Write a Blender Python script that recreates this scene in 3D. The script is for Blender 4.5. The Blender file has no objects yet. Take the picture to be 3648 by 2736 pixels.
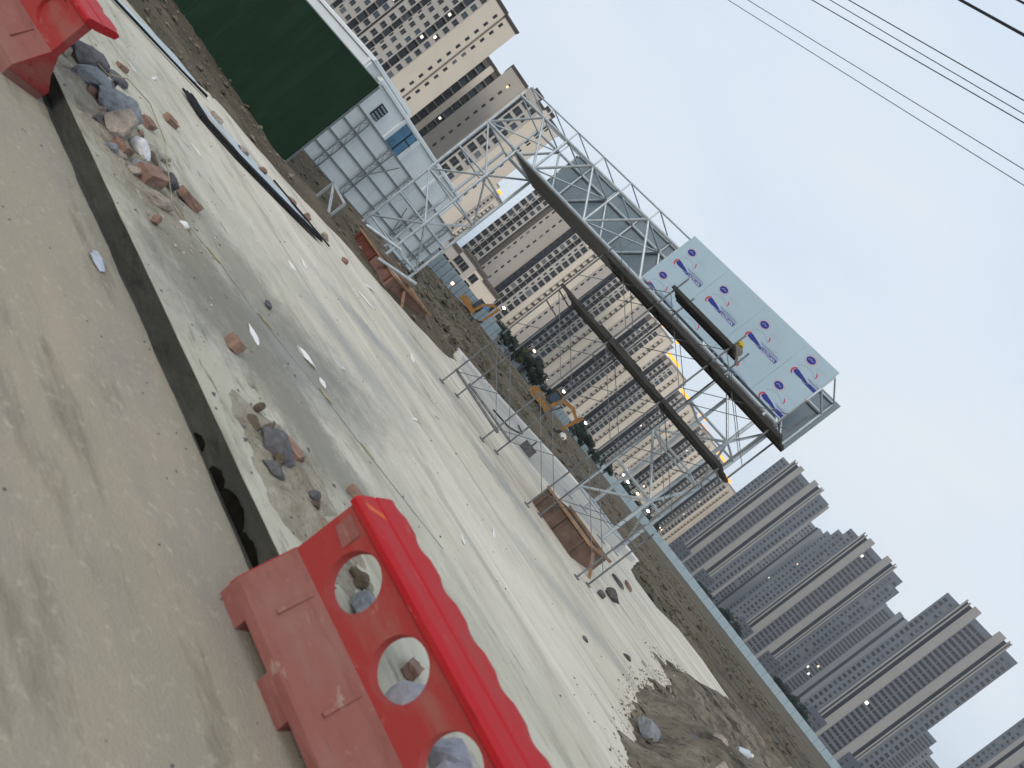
import bpy, math, random
from mathutils import Vector, Matrix, noise as mnoise
R = math.radians
rnd = random.Random(7)
scene = bpy.context.scene
col = scene.collection

# ------------------------------------------------------------------ camera
# world axes: X along the kerb / gate, Y across it (away from the road), Z up; apron top is z = 0
H = 1.8
ROLL, PITCH, GRID = R(37.9), R(-1.75), R(120)
def cam_axes():
    fw = Vector((0, math.cos(PITCH), math.sin(PITCH))); up = Vector((0, -math.sin(PITCH), math.cos(PITCH))); rt = Vector((1, 0, 0))
    ix = math.cos(ROLL) * up + math.sin(ROLL) * rt
    iy = math.sin(ROLL) * up - math.cos(ROLL) * rt
    g = Matrix.Rotation(R(30), 3, 'Z')
    return g @ ix, g @ iy, g @ fw
ix, iy, fw = cam_axes()
cd = bpy.data.cameras.new('camera'); cam = bpy.data.objects.new('camera', cd); col.objects.link(cam)
cam.matrix_world = Matrix(((ix.x, iy.x, -fw.x, 0), (ix.y, iy.y, -fw.y, 0), (ix.z, iy.z, -fw.z, H), (0, 0, 0, 1)))
cd.sensor_width = 36; cd.lens = 36 * 2847 / 3648
cd.clip_start = 0.05; cd.clip_end = 9000
cd.dof.use_dof = True; cd.dof.focus_distance = 30; cd.dof.aperture_fstop = cd.lens / 12.0
scene.camera = cam

# ------------------------------------------------------------------ sky, sun, exposure
SUN_EL, SUN_AZ = R(28), R(170)      # soft veiled sun, behind the camera's left shoulder
world = bpy.data.worlds.new('World'); scene.world = world; world.use_nodes = True
nt = world.node_tree; nt.nodes.clear()
wo = nt.nodes.new('ShaderNodeOutputWorld'); bg = nt.nodes.new('ShaderNodeBackground')
sk = nt.nodes.new('ShaderNodeTexSky'); sk.sky_type = 'NISHITA'; sk.sun_disc = False
sk.sun_elevation = SUN_EL; sk.sun_rotation = SUN_AZ; sk.dust_density = 4.0; sk.air_density = 1.0; sk.ozone_density = 2.0
mx = nt.nodes.new('ShaderNodeMix'); mx.data_type = 'RGBA'; mx.inputs[0].default_value = 0.9
# thin cloud veil over the clear sky, slightly uneven
wt = nt.nodes.new('ShaderNodeTexCoord'); wm_ = nt.nodes.new('ShaderNodeMapping'); wm_.inputs['Scale'].default_value = (1.0, 1.0, 2.6); wn_ = nt.nodes.new('ShaderNodeTexNoise'); wn_.inputs['Scale'].default_value = 1.7; wn_.inputs['Detail'].default_value = 5; wn_.inputs['Roughness'].default_value = 0.5
nt.links.new(wt.outputs['Generated'], wm_.inputs[0]); nt.links.new(wm_.outputs[0], wn_.inputs['Vector'])
wr = nt.nodes.new('ShaderNodeValToRGB'); wr.color_ramp.elements[0].position = 0.3; wr.color_ramp.elements[1].position = 0.7
wr.color_ramp.elements[0].color = (0.63, 0.765, 0.925, 1); wr.color_ramp.elements[1].color = (0.79, 0.845, 0.895, 1); nt.links.new(wn_.outputs[0], wr.inputs[0])
wv = nt.nodes.new('ShaderNodeVectorMath'); wv.operation = 'SCALE'; wv.inputs['Scale'].default_value = 11.0; nt.links.new(wr.outputs[0], wv.inputs[0]); nt.links.new(wv.outputs[0], mx.inputs[7])
nt.links.new(sk.outputs[0], mx.inputs[6]); nt.links.new(mx.outputs[2], bg.inputs[0]); bg.inputs[1].default_value = 0.1
nt.links.new(bg.outputs[0], wo.inputs[0])
sl = bpy.data.lights.new('sun', 'SUN'); sl.energy = 1.5; sl.angle = R(20); sl.color = (1, 0.95, 0.88)
so = bpy.data.objects.new('sun', sl); col.objects.link(so)
sd = Vector((math.sin(SUN_AZ) * math.cos(SUN_EL), math.cos(SUN_AZ) * math.cos(SUN_EL), math.sin(SUN_EL)))
so.rotation_euler = sd.to_track_quat('Z', 'Y').to_euler()
vs = scene.view_settings
vs.view_transform = 'Standard'; vs.look = 'None'; vs.exposure = 0; vs.gamma = 1; vs.use_curve_mapping = False
scene.cycles.max_bounces = 5; scene.cycles.diffuse_bounces = 3; scene.cycles.glossy_bounces = 2; scene.cycles.volume_bounces = 0

# ------------------------------------------------------------------ materials
MATS = {}
def mat(name, color, rough=0.8, var=0.15, scale=3.0, bump=0.0, bscale=20.0, metal=0.0, spec=0.3, emit=None, color2=None, detail=6.0, stretch=None):
    m = bpy.data.materials.new(name); m.use_nodes = True; t = m.node_tree; n = t.nodes; b = n['Principled BSDF']
    b.inputs['Roughness'].default_value = rough; b.inputs['Metallic'].default_value = metal; b.inputs['Specular IOR Level'].default_value = spec
    c2 = color2 or tuple(max(0, c * (1 - 2 * var)) for c in color)
    if emit:
        b.inputs['Base Color'].default_value = (*color, 1); b.inputs['Emission Color'].default_value = (*color, 1); b.inputs['Emission Strength'].default_value = emit
    else:
        tc = n.new('ShaderNodeTexCoord'); nz = n.new('ShaderNodeTexNoise'); nz.inputs['Scale'].default_value = scale; nz.inputs['Detail'].default_value = detail; nz.inputs['Roughness'].default_value = 0.62
        src = tc.outputs['Object']
        if stretch:
            mp = n.new('ShaderNodeMapping'); mp.inputs['Scale'].default_value = stretch; t.links.new(src, mp.inputs[0]); src = mp.outputs[0]
        t.links.new(src, nz.inputs['Vector'])
        cr = n.new('ShaderNodeValToRGB'); cr.color_ramp.elements[0].position = 0.33; cr.color_ramp.elements[1].position = 0.67
        cr.color_ramp.elements[0].color = (*c2, 1); cr.color_ramp.elements[1].color = (*color, 1)
        t.links.new(nz.outputs[0], cr.inputs[0]); t.links.new(cr.outputs[0], b.inputs['Base Color'])
        if bump:
            nb = n.new('ShaderNodeTexNoise'); nb.inputs['Scale'].default_value = bscale; nb.inputs['Detail'].default_value = 5; t.links.new(src, nb.inputs['Vector'])
            bp = n.new('ShaderNodeBump'); bp.inputs['Strength'].default_value = bump; bp.inputs['Distance'].default_value = 0.02
            t.links.new(nb.outputs[0], bp.inputs['Height']); t.links.new(bp.outputs[0], b.inputs['Normal'])
    MATS[name] = m
    return m

def ground_mat(name, layers, rough=0.9, bump=0.5, bscale=40, bdist=0.02):
    """base colour plus noise-masked layers: (color, scale, lo, hi, stretch, rotation)"""
    m = bpy.data.materials.new(name); m.use_nodes = True; t = m.node_tree; n = t.nodes; b = n['Principled BSDF']
    b.inputs['Roughness'].default_value = rough; b.inputs['Specular IOR Level'].default_value = 0.2
    tc = n.new('ShaderNodeTexCoord')
    cur = n.new('ShaderNodeRGB'); cur.outputs[0].default_value = (*layers[0], 1); cur = cur.outputs[0]
    for i, (c, s, lo, hi, st, rz) in enumerate(layers[1:]):
        mp = n.new('ShaderNodeMapping'); mp.inputs['Scale'].default_value = st; mp.inputs['Location'].default_value = (i * 17.3, i * 7.1, i * 3.3); mp.inputs['Rotation'].default_value = (0, 0, rz)
        t.links.new(tc.outputs['Object'], mp.inputs[0])
        nz = n.new('ShaderNodeTexNoise'); nz.inputs['Scale'].default_value = s; nz.inputs['Detail'].default_value = 7; nz.inputs['Roughness'].default_value = 0.65
        t.links.new(mp.outputs[0], nz.inputs['Vector'])
        mr = n.new('ShaderNodeMapRange'); mr.inputs['From Min'].default_value = lo; mr.inputs['From Max'].default_value = hi; t.links.new(nz.outputs[0], mr.inputs['Value'])
        mxn = n.new('ShaderNodeMix'); mxn.data_type = 'RGBA'; mxn.inputs[7].default_value = (*c, 1)
        t.links.new(mr.outputs[0], mxn.inputs[0]); t.links.new(cur, mxn.inputs[6]); cur = mxn.outputs[2]
    t.links.new(cur, b.inputs['Base Color'])
    nb = n.new('ShaderNodeTexNoise'); nb.inputs['Scale'].default_value = bscale; nb.inputs['Detail'].default_value = 8; t.links.new(tc.outputs['Object'], nb.inputs['Vector'])
    bp = n.new('ShaderNodeBump'); bp.inputs['Strength'].default_value = bump; bp.inputs['Distance'].default_value = bdist
    t.links.new(nb.outputs[0], bp.inputs['Height']); t.links.new(bp.outputs[0], b.inputs['Normal'])
    MATS[name] = m
    return m

ground_mat('road', [(0.322, 0.281, 0.211), ((0.381, 0.306, 0.228), 0.5, 0.45, 0.66, (1, 2.2, 1), 0), ((0.265, 0.240, 0.202), 0.35, 0.48, 0.68, (0.6, 1.8, 1), 0.1), ((0.175, 0.151, 0.110), 1.3, 0.56, 0.74, (0.5, 2.5, 1), 0.0), ((0.422, 0.371, 0.285), 14, 0.55, 0.75, (1, 1, 1), 0)], bump=0.35, bscale=60)
ground_mat('apron', [(0.560, 0.502, 0.407), ((0.645, 0.587, 0.491), 0.25, 0.42, 0.6, (1, 1.6, 1), 0.2), ((0.444, 0.402, 0.328), 0.55, 0.50, 0.68, (0.5, 1.6, 1), 0.15), ((0.306, 0.277, 0.221), 1.1, 0.57, 0.72, (0.7, 1.5, 1), 0.1), ((0.655, 0.607, 0.523), 7, 0.64, 0.72, (1, 1, 1), 0), ((0.348, 0.319, 0.258), 19, 0.6, 0.75, (1, 1, 1), 0), ((0.411, 0.380, 0.320), 1.0, 0.52, 0.64, (0.10, 2.2, 1), 0.12), ((0.679, 0.622, 0.522), 1.0, 0.55, 0.68, (0.12, 2.6, 1), 0.2)], bump=0.3, bscale=35)
ground_mat('sand', [(0.385, 0.37, 0.30), ((0.45, 0.43, 0.36), 0.7, 0.45, 0.62, (1, 1.5, 1), 0), ((0.24, 0.225, 0.18), 1.9, 0.54, 0.72, (0.6, 1.6, 1), 0.1), ((0.17, 0.165, 0.15), 5.5, 0.62, 0.76, (0.7, 1.5, 1), 0), ((0.5, 0.48, 0.42), 22, 0.6, 0.72, (1, 1, 1), 0)], bump=0.45, bscale=30)
ground_mat('damp_patch', [(0.26, 0.26, 0.255), ((0.19, 0.19, 0.185), 2.2, 0.45, 0.6, (1, 1, 1), 0), ((0.36, 0.355, 0.34), 6, 0.55, 0.7, (1, 1, 1), 0)], bump=0.4, bscale=40)
ground_mat('grey_slab', [(0.360, 0.344, 0.306), ((0.440, 0.417, 0.369), 0.4, 0.45, 0.65, (1, 1, 1), 0), ((0.270, 0.257, 0.225), 0.9, 0.55, 0.75, (0.6, 1.5, 1), 0.3), ((0.500, 0.475, 0.423), 8, 0.62, 0.72, (1, 1, 1), 0)], bump=0.2)
ground_mat('soil', [(0.105, 0.082, 0.056), ((0.15, 0.118, 0.083), 0.8, 0.42, 0.62, (1, 1, 1), 0), ((0.082, 0.07, 0.045), 0.10, 0.46, 0.6, (0.35, 2.4, 1), R(-28)), ((0.04, 0.036, 0.027), 0.22, 0.52, 0.66, (0.35, 2.6, 1), R(-28)), ((0.24, 0.2, 0.155), 6, 0.61, 0.72, (1, 1, 1), 0), ((0.035, 0.03, 0.022), 9, 0.6, 0.74, (1, 1, 1), 0)], bump=0.9, bscale=7, bdist=0.12)
ground_mat('far_ground', [(0.075, 0.07, 0.043), ((0.10, 0.085, 0.057), 0.05, 0.45, 0.6, (0.5, 2, 1), R(-30)), ((0.045, 0.046, 0.03), 0.09, 0.5, 0.64, (0.5, 2, 1), R(-30)), ((0.14, 0.115, 0.085), 0.5, 0.6, 0.75, (1, 1, 1), 0)], bump=0.6, bscale=3, bdist=0.1)
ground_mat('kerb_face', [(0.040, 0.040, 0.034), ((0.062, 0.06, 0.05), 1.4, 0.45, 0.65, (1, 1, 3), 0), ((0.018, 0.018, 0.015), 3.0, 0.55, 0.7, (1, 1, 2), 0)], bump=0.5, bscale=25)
ground_mat('heap', [(0.165, 0.138, 0.102), ((0.235, 0.20, 0.155), 1.2, 0.45, 0.62, (1, 1, 1), 0), ((0.05, 0.042, 0.03), 1.0, 0.48, 0.64, (1, 1, 1), 0.4), ((0.32, 0.285, 0.235), 5, 0.62, 0.72, (1, 1, 1), 0), ((0.04, 0.033, 0.025), 6, 0.56, 0.7, (1, 1, 1), 0)], bump=1.0, bscale=9, bdist=0.1)

mat('cavity_shade', (0.012, 0.011, 0.009), 1.0, 0.3, 9, spec=0.0)  # near-black colour painting the shade inside holes in the kerb
ground_mat('red_plastic', [(0.37, 0.012, 0.016), ((0.30, 0.038, 0.034), 2.2, 0.5, 0.68, (0.4, 2, 2), 0), ((0.36, 0.13, 0.10), 9, 0.62, 0.74, (0.5, 1.5, 1.5), 0), ((0.20, 0.012, 0.012), 14, 0.64, 0.72, (0.2, 2, 2), 0)], rough=0.45, bump=0.08, bscale=40, bdist=0.01)
ground_mat('faded_red', [(0.235, 0.085, 0.072), ((0.235, 0.13, 0.105), 1.6, 0.45, 0.66, (0.5, 1, 1.6), 0), ((0.17, 0.055, 0.044), 3.5, 0.52, 0.7, (0.35, 1, 2), 0), ((0.31, 0.25, 0.20), 8, 0.6, 0.74, (0.7, 1, 1.5), 0), ((0.10, 0.06, 0.045), 15, 0.63, 0.73, (0.3, 1, 1), 0)], rough=0.7, bump=0.12, bscale=40, bdist=0.01)
ground_mat('dusty_red', [(0.30, 0.034, 0.032), ((0.27, 0.085, 0.068), 2.0, 0.46, 0.66, (0.6, 1, 2), 0), ((0.36, 0.20, 0.16), 7, 0.62, 0.76, (1, 1, 2), 0), ((0.13, 0.02, 0.018), 12, 0.62, 0.72, (0.3, 1, 2), 0)], rough=0.6, bump=0.1, bscale=40, bdist=0.01)
mat('orange_sticker', (0.6, 0.10, 0.02), 0.5, 0.1)
mat('red_inside', (0.45, 0.05, 0.04), 0.6)
ground_mat('turf_green', [(0.0055, 0.021, 0.010), ((0.008, 0.030, 0.014), 1.2, 0.45, 0.65, (1, 1, 0.4), 0), ((0.016, 0.036, 0.022), 0.9, 0.62, 0.76, (1.5, 1, 0.5), 0)], rough=0.95, bump=0.6, bscale=220, bdist=0.01)
mat('container_white', (0.74, 0.775, 0.78), 0.5, 0.05, 1.2)
mat('container_trim', (0.74, 0.77, 0.78), 0.45, 0.04, 2)
mat('sheet_white', (0.68, 0.73, 0.735), 0.55, 0.07, 0.9)
mat('frame_grey', (0.24, 0.265, 0.275), 0.5, 0.15, 5, metal=0.3)
mat('window_blue', (0.06, 0.20, 0.34), 0.12, 0.3, 1.0, spec=0.6)
mat('black_metal', (0.018, 0.02, 0.022), 0.5)
mat('galvanised', (0.50, 0.55, 0.58), 0.42, 0.14, 6, metal=0.45)
mat('galvanised_dark', (0.24, 0.265, 0.285), 0.5, 0.18, 6, metal=0.3)
mat('logo_panel', (0.365, 0.475, 0.545), 0.42, 0.04, 1.0)
mat('back_sheet', (0.20, 0.25, 0.285), 0.5, 0.08, 0.8)
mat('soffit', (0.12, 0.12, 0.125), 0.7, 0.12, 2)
mat('logo_blue', (0.025, 0.032, 0.24), 0.5, 0.08)
mat('logo_pale', (0.22, 0.26, 0.44), 0.5, 0.08)
mat('logo_red', (0.50, 0.03, 0.06), 0.5, 0.08)
mat('logo_white', (0.72, 0.76, 0.8), 0.5, 0.02)
mat('print_grey', (0.36, 0.42, 0.47), 0.5, 0.1)
mat('plank', (0.058, 0.056, 0.054), 0.85, 0.3, 6, 0.4, 30, stretch=(0.4, 6, 6))
mat('scaffold_tube', (0.20, 0.21, 0.215), 0.5, 0.25, 5, metal=0.35)
mat('rod', (0.16, 0.165, 0.17), 0.45, 0.2, 9, metal=0.4)
mat('rust_box', (0.14, 0.098, 0.075), 0.9, 0.25, 3, 0.5, 20)
mat('red_ply', (0.155, 0.048, 0.032), 0.8, 0.2, 4, 0.2)
mat('pink_ply', (0.24, 0.135, 0.105), 0.8, 0.2, 4, 0.2)
mat('timber', (0.34, 0.205, 0.12), 0.8, 0.2, 6, 0.3)
mat('concrete_block', (0.42, 0.41, 0.39), 0.9, 0.15, 5, 0.4)
mat('fence_sheet', (0.42, 0.495, 0.515), 0.5, 0.08, 0.6)
mat('fence_blue', (0.36, 0.445, 0.49), 0.5, 0.08, 0.6)
mat('yellow_paint', (0.29, 0.14, 0.03), 0.5, 0.2, 3)
mat('dark_steel', (0.035, 0.033, 0.03), 0.6, 0.3, 4)
mat('blue_paint', (0.05, 0.2, 0.42), 0.5)
mat('white_block', (0.55, 0.52, 0.49), 0.9, 0.12, 2)
mat('lamp_pole', (0.5, 0.5, 0.48), 0.5)
mat('lamp_light', (1.0, 0.97, 0.95), emit=7.0)
mat('lamp_warm', (1.0, 0.62, 0.35), emit=6.0)
mat('bark', (0.05, 0.04, 0.03), 0.9)
mat('leaf_dark', (0.030, 0.050, 0.032), 0.7, 0.4, 0.6)
mat('leaf_yellow', (0.10, 0.105, 0.03), 0.7, 0.35, 0.6)
mat('wire', (0.02, 0.024, 0.03), 0.7)
mat('brick', (0.30, 0.185, 0.14), 0.9, 0.2, 9, 0.5)
mat('pale_stone', (0.40, 0.335, 0.28), 0.9, 0.2, 7, 0.5)
mat('weed', (0.075, 0.078, 0.035), 0.9, 0.3, 2)
mat('tarp', (0.50, 0.62, 0.68), 0.5, 0.08, 2)
mat('pale_bag', (0.40, 0.40, 0.45), 0.8, 0.12, 5, 0.3)
mat('brown_clod', (0.15, 0.115, 0.078), 0.95, 0.25, 8, 0.6)
ground_mat('loose_dirt', [(0.30, 0.265, 0.205), ((0.20, 0.17, 0.125), 3, 0.45, 0.62, (1, 1, 1), 0), ((0.38, 0.35, 0.29), 9, 0.55, 0.7, (1, 1, 1), 0), ((0.10, 0.085, 0.065), 12, 0.58, 0.72, (1, 1, 1), 0)], bump=0.8, bscale=30, bdist=0.03)
mat('grey_stone', (0.26, 0.275, 0.295), 0.85, 0.2, 6, 0.4)
mat('dark_stone', (0.135, 0.13, 0.135), 0.85, 0.25, 6, 0.4)
mat('plaster', (0.74, 0.72, 0.70), 0.8, 0.06, 8, 0.3)
mat('black_foam', (0.012, 0.013, 0.015), 0.75, 0.3, 8)
mat('blue_sheet', (0.50, 0.565, 0.60), 0.6, 0.1, 3)
mat('cord_yellow', (0.42, 0.35, 0.23), 0.8)
mat('yellow_cloth', (0.55, 0.40, 0.03), 0.8)
mat('grey_cloth', (0.16, 0.14, 0.12), 0.9)
mat('yellow_mark', (0.42, 0.34, 0.15), 0.9, 0.2, 12)
mat('water_film', (0.45, 0.49, 0.55), 0.3)
# buildings
mat('wall_cream', (0.70, 0.61, 0.505), 0.85, 0.045, 0.12, detail=8)
mat('wall_beige', (0.49, 0.45, 0.405), 0.85, 0.05, 0.12, detail=8)
mat('wall_grey', (0.46, 0.41, 0.36), 0.85, 0.06, 0.12, detail=8)
mat('wall_groove', (0.14, 0.122, 0.106), 0.9, 0.1, 0.2)  # dark wall tone; recess shade painted into balcony bays and grooves
mat('cornice_dark', (0.10, 0.082, 0.068), 0.8, 0.15, 0.5)
mat('cornice_pale', (0.42, 0.37, 0.32), 0.8, 0.1, 0.5)
mat('tower_light', (0.30, 0.288, 0.275), 0.85, 0.05, 0.08)
mat('tower_mid', (0.14, 0.157, 0.185), 0.85, 0.06, 0.1)
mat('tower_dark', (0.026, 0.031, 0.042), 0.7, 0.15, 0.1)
mat('tower_base', (0.085, 0.10, 0.125), 0.85, 0.1, 0.1)
mat('far_tower', (0.20, 0.21, 0.23), 0.85, 0.08, 0.08)
mat('glass_dark', (0.016, 0.020, 0.027), 0.25, 0.3, 0.4, spec=0.4)
mat('glass_blue', (0.04, 0.075, 0.115), 0.25, 0.3, 0.4, spec=0.5)
mat('glass_navy', (0.014, 0.018, 0.030), 0.3, 0.3, 0.4, spec=0.3)
mat('glass_pale', (0.16, 0.19, 0.20), 0.3, 0.2, 0.4, spec=0.5)
mat('lit_white', (1.0, 0.93, 0.80), emit=1.2)
mat('lit_warm', (1.0, 0.74, 0.42), emit=1.0)
mat('window_frame', (0.24, 0.22, 0.20), 0.7)
mat('rail_dark', (0.05, 0.044, 0.038), 0.7, 0.2, 0.8)
mat('ac_white', (0.44, 0.41, 0.38), 0.7)
mat('led_orange', (1.0, 0.36, 0.012), emit=1.6)

# ------------------------------------------------------------------ mesh helpers
class MB:
    def __init__(s): s.v = []; s.f = []; s.m = []
    def add(s, vs, fs, mi=0):
        k = len(s.v); s.v += [tuple(p) for p in vs]; s.f += [tuple(k + i for i in f) for f in fs]; s.m += [mi] * len(fs); return s
    def box(s, x0, x1, y0, y1, z0, z1, mi=0):
        return s.add([(x0, y0, z0), (x1, y0, z0), (x1, y1, z0), (x0, y1, z0), (x0, y0, z1), (x1, y0, z1), (x1, y1, z1), (x0, y1, z1)],
                     [(0, 3, 2, 1), (4, 5, 6, 7), (0, 1, 5, 4), (1, 2, 6, 5), (2, 3, 7, 6), (3, 0, 4, 7)], mi)
    def bar(s, a, b, w, t=None, mi=0, up=(0, 0, 1)):
        a = Vector(a); b = Vector(b); t = t or w; d = (b - a).normalized(); u = Vector(up)
        if abs(d.dot(u)) > 0.95: u = Vector((0, 1, 0))
        sx = d.cross(u).normalized() * w / 2; sy = sx.cross(d).normalized() * t / 2
        q = [(-1, -1), (1, -1), (1, 1), (-1, 1)]
        return s.add([a + sx * i + sy * j for i, j in q] + [b + sx * i + sy * j for i, j in q], [(0, 1, 2, 3), (7, 6, 5, 4), (0, 4, 5, 1), (1, 5, 6, 2), (2, 6, 7, 3), (3, 7, 4, 0)], mi)
    def tube(s, a, b, r, n=8, mi=0, r2=None, caps=True):
        a = Vector(a); b = Vector(b); r2 = r if r2 is None else r2; d = (b - a).normalized(); u = Vector((0, 0, 1)) if abs(d.z) < 0.9 else Vector((1, 0, 0))
        p = d.cross(u).normalized(); q = d.cross(p)
        A = [a + (p * math.cos(2 * math.pi * i / n) + q * math.sin(2 * math.pi * i / n)) * r for i in range(n)]
        B = [b + (p * math.cos(2 * math.pi * i / n) + q * math.sin(2 * math.pi * i / n)) * r2 for i in range(n)]
        fs = [(i, (i + 1) % n, n + (i + 1) % n, n + i) for i in range(n)]
        if caps: fs += [tuple(range(n))[::-1], tuple(range(n, 2 * n))]
        return s.add(A + B, fs, mi)
    def path(s, pts, r, n=6, mi=0):
        for a, b in zip(pts[:-1], pts[1:]): s.tube(a, b, r, n, mi)
        return s
    def prism(s, poly, axis, a, b, mi=0):
        """extrude a polygon; axis 'y': poly in (x,z) ; 'z': (x,y); 'x': (y,z)"""
        mk = {'y': lambda p, t: (p[0], t, p[1]), 'z': lambda p, t: (p[0], p[1], t), 'x': lambda p, t: (t, p[0], p[1])}[axis]
        n = len(poly); vs = [mk(p, a) for p in poly] + [mk(p, b) for p in poly]
        return s.add(vs, [tuple(range(n)), tuple(range(n, 2 * n))[::-1]] + [(i, n + i, n + (i + 1) % n, (i + 1) % n) for i in range(n)], mi)
    def mesh(s, name, mats):
        me = bpy.data.meshes.new(name); me.from_pydata(s.v, [], s.f)
        for m in mats: me.materials.append(MATS[m])
        if len(mats) > 1: me.polygons.foreach_set('material_index', s.m)
        me.update(); return me
    def build(s, name, mats, parent=None, smooth=False, fix=True):
        if isinstance(mats, str): mats = [mats]
        me = s.mesh(name, mats)
        if fix: fix_normals(me)
        if smooth: me.polygons.foreach_set('use_smooth', [True] * len(me.polygons))
        return obj(name, me, parent)
import bmesh
def fix_normals(me):
    bm = bmesh.new(); bm.from_mesh(me); bmesh.ops.recalc_face_normals(bm, faces=bm.faces); bm.to_mesh(me); bm.free()
def obj(name, me, parent=None, loc=None):
    o = bpy.data.objects.new(name, me); col.objects.link(o)
    if parent: o.parent = parent
    if loc: o.location = loc
    return o
def tag(o, label=None, cat=None, group=None, kind=None):
    if label: o['label'] = label
    if cat: o['category'] = cat
    if group: o['group'] = group
    if kind: o['kind'] = kind
    return o
def thing(name, label, cat, loc=(0, 0, 0), rz=0, group=None):
    o = bpy.data.objects.new(name, None); col.objects.link(o); o.location = loc; o.rotation_euler = (0, 0, rz); o.empty_display_size = 0.2
    return tag(o, label, cat, group)
FWD = Vector((-0.5, math.sqrt(3) / 2, 0)); RGT = Vector((math.sqrt(3) / 2, 0.5, 0))
def place(d, h, z=0.0):
    """ground point at distance d along the view and lateral tangent h"""
    p = FWD * d + RGT * (h * d); return Vector((p.x, p.y, z))
def inpoly(x, y, P):
    c = False; n = len(P)
    for i in range(n):
        (x1, y1), (x2, y2) = P[i], P[(i + 1) % n]
        if (y1 > y) != (y2 > y) and x < (x2 - x1) * (y - y1) / (y2 - y1) + x1: c = not c
    return c
def pdist(x, y, P):
    b = 1e9
    for i in range(len(P)):
        (x1, y1), (x2, y2) = P[i], P[(i + 1) % len(P)]
        dx, dy = x2 - x1, y2 - y1; t = max(0, min(1, ((x - x1) * dx + (y - y1) * dy) / (dx * dx + dy * dy + 1e-9)))
        b = min(b, math.hypot(x - x1 - t * dx, y - y1 - t * dy))
    return b
def fbm(x, y, s, o=4):
    return mnoise.fractal(Vector((x * s, y * s, 3.7)), 1.0, 2.0, o)

# ================================================================== SETTING
APRON = [(-17.0, 3.92), (-17.0, 7.4), (-16.3, 8.8), (-15.8, 9.8), (-16.2, 10.7), (-15.5, 11.9), (-15.1, 13.6), (-14.95, 15.3), (-14.3, 16.4), (-13.9, 18.3), (-13.8, 19.9), (-14.4, 21.3),
         (-17.6, 25.8), (-16.7, 27.6), (-16.2, 32), (-16, 38), (-15.4, 39.3), (-13.5, 40), (-11.1, 42), (-9.7, 37), (-8.4, 32.2), (-7.7, 31.1), (-6.4, 31.2), (-5.9, 34.6), (-4.5, 35.4), (-3, 34.3), (0, 33), (60, 33), (60, 3.92)]
def ragged(P, step, amp, keep):
    out = []
    for i in range(len(P)):
        a, b = P[i], P[(i + 1) % len(P)]; L = math.hypot(b[0] - a[0], b[1] - a[1]); n = 1 if keep(a, b) else max(1, int(L / step))
        for k in range(n):
            t = k / n; x = a[0] + (b[0] - a[0]) * t; y = a[1] + (b[1] - a[1]) * t
            if k and not keep(a, b): x += fbm(x, y, 0.9) * amp; y += fbm(x + 31, y, 0.9) * amp
            out.append((x, y))
    return out
AP = ragged(APRON, 0.45, 0.3, lambda a, b: (a[1] < 4 and b[1] < 4) or a[0] > 40 or b[0] > 40 or min(a[1], b[1]) > 25)

g = MB(); S = 4500
g.add([(-S, -S, -0.24), (S, -S, -0.24), (S, S, -0.24), (-S, S, -0.24)], [(0, 1, 2, 3)])
tag(g.build('ground', 'far_ground'), kind='structure')
g = MB(); g.add([(-90, -40, -0.17), (90, -40, -0.17), (90, 3.94, -0.17), (-90, 3.94, -0.17)], [(0, 1, 2, 3)])
tag(g.build('road', 'road'), kind='structure')

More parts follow.
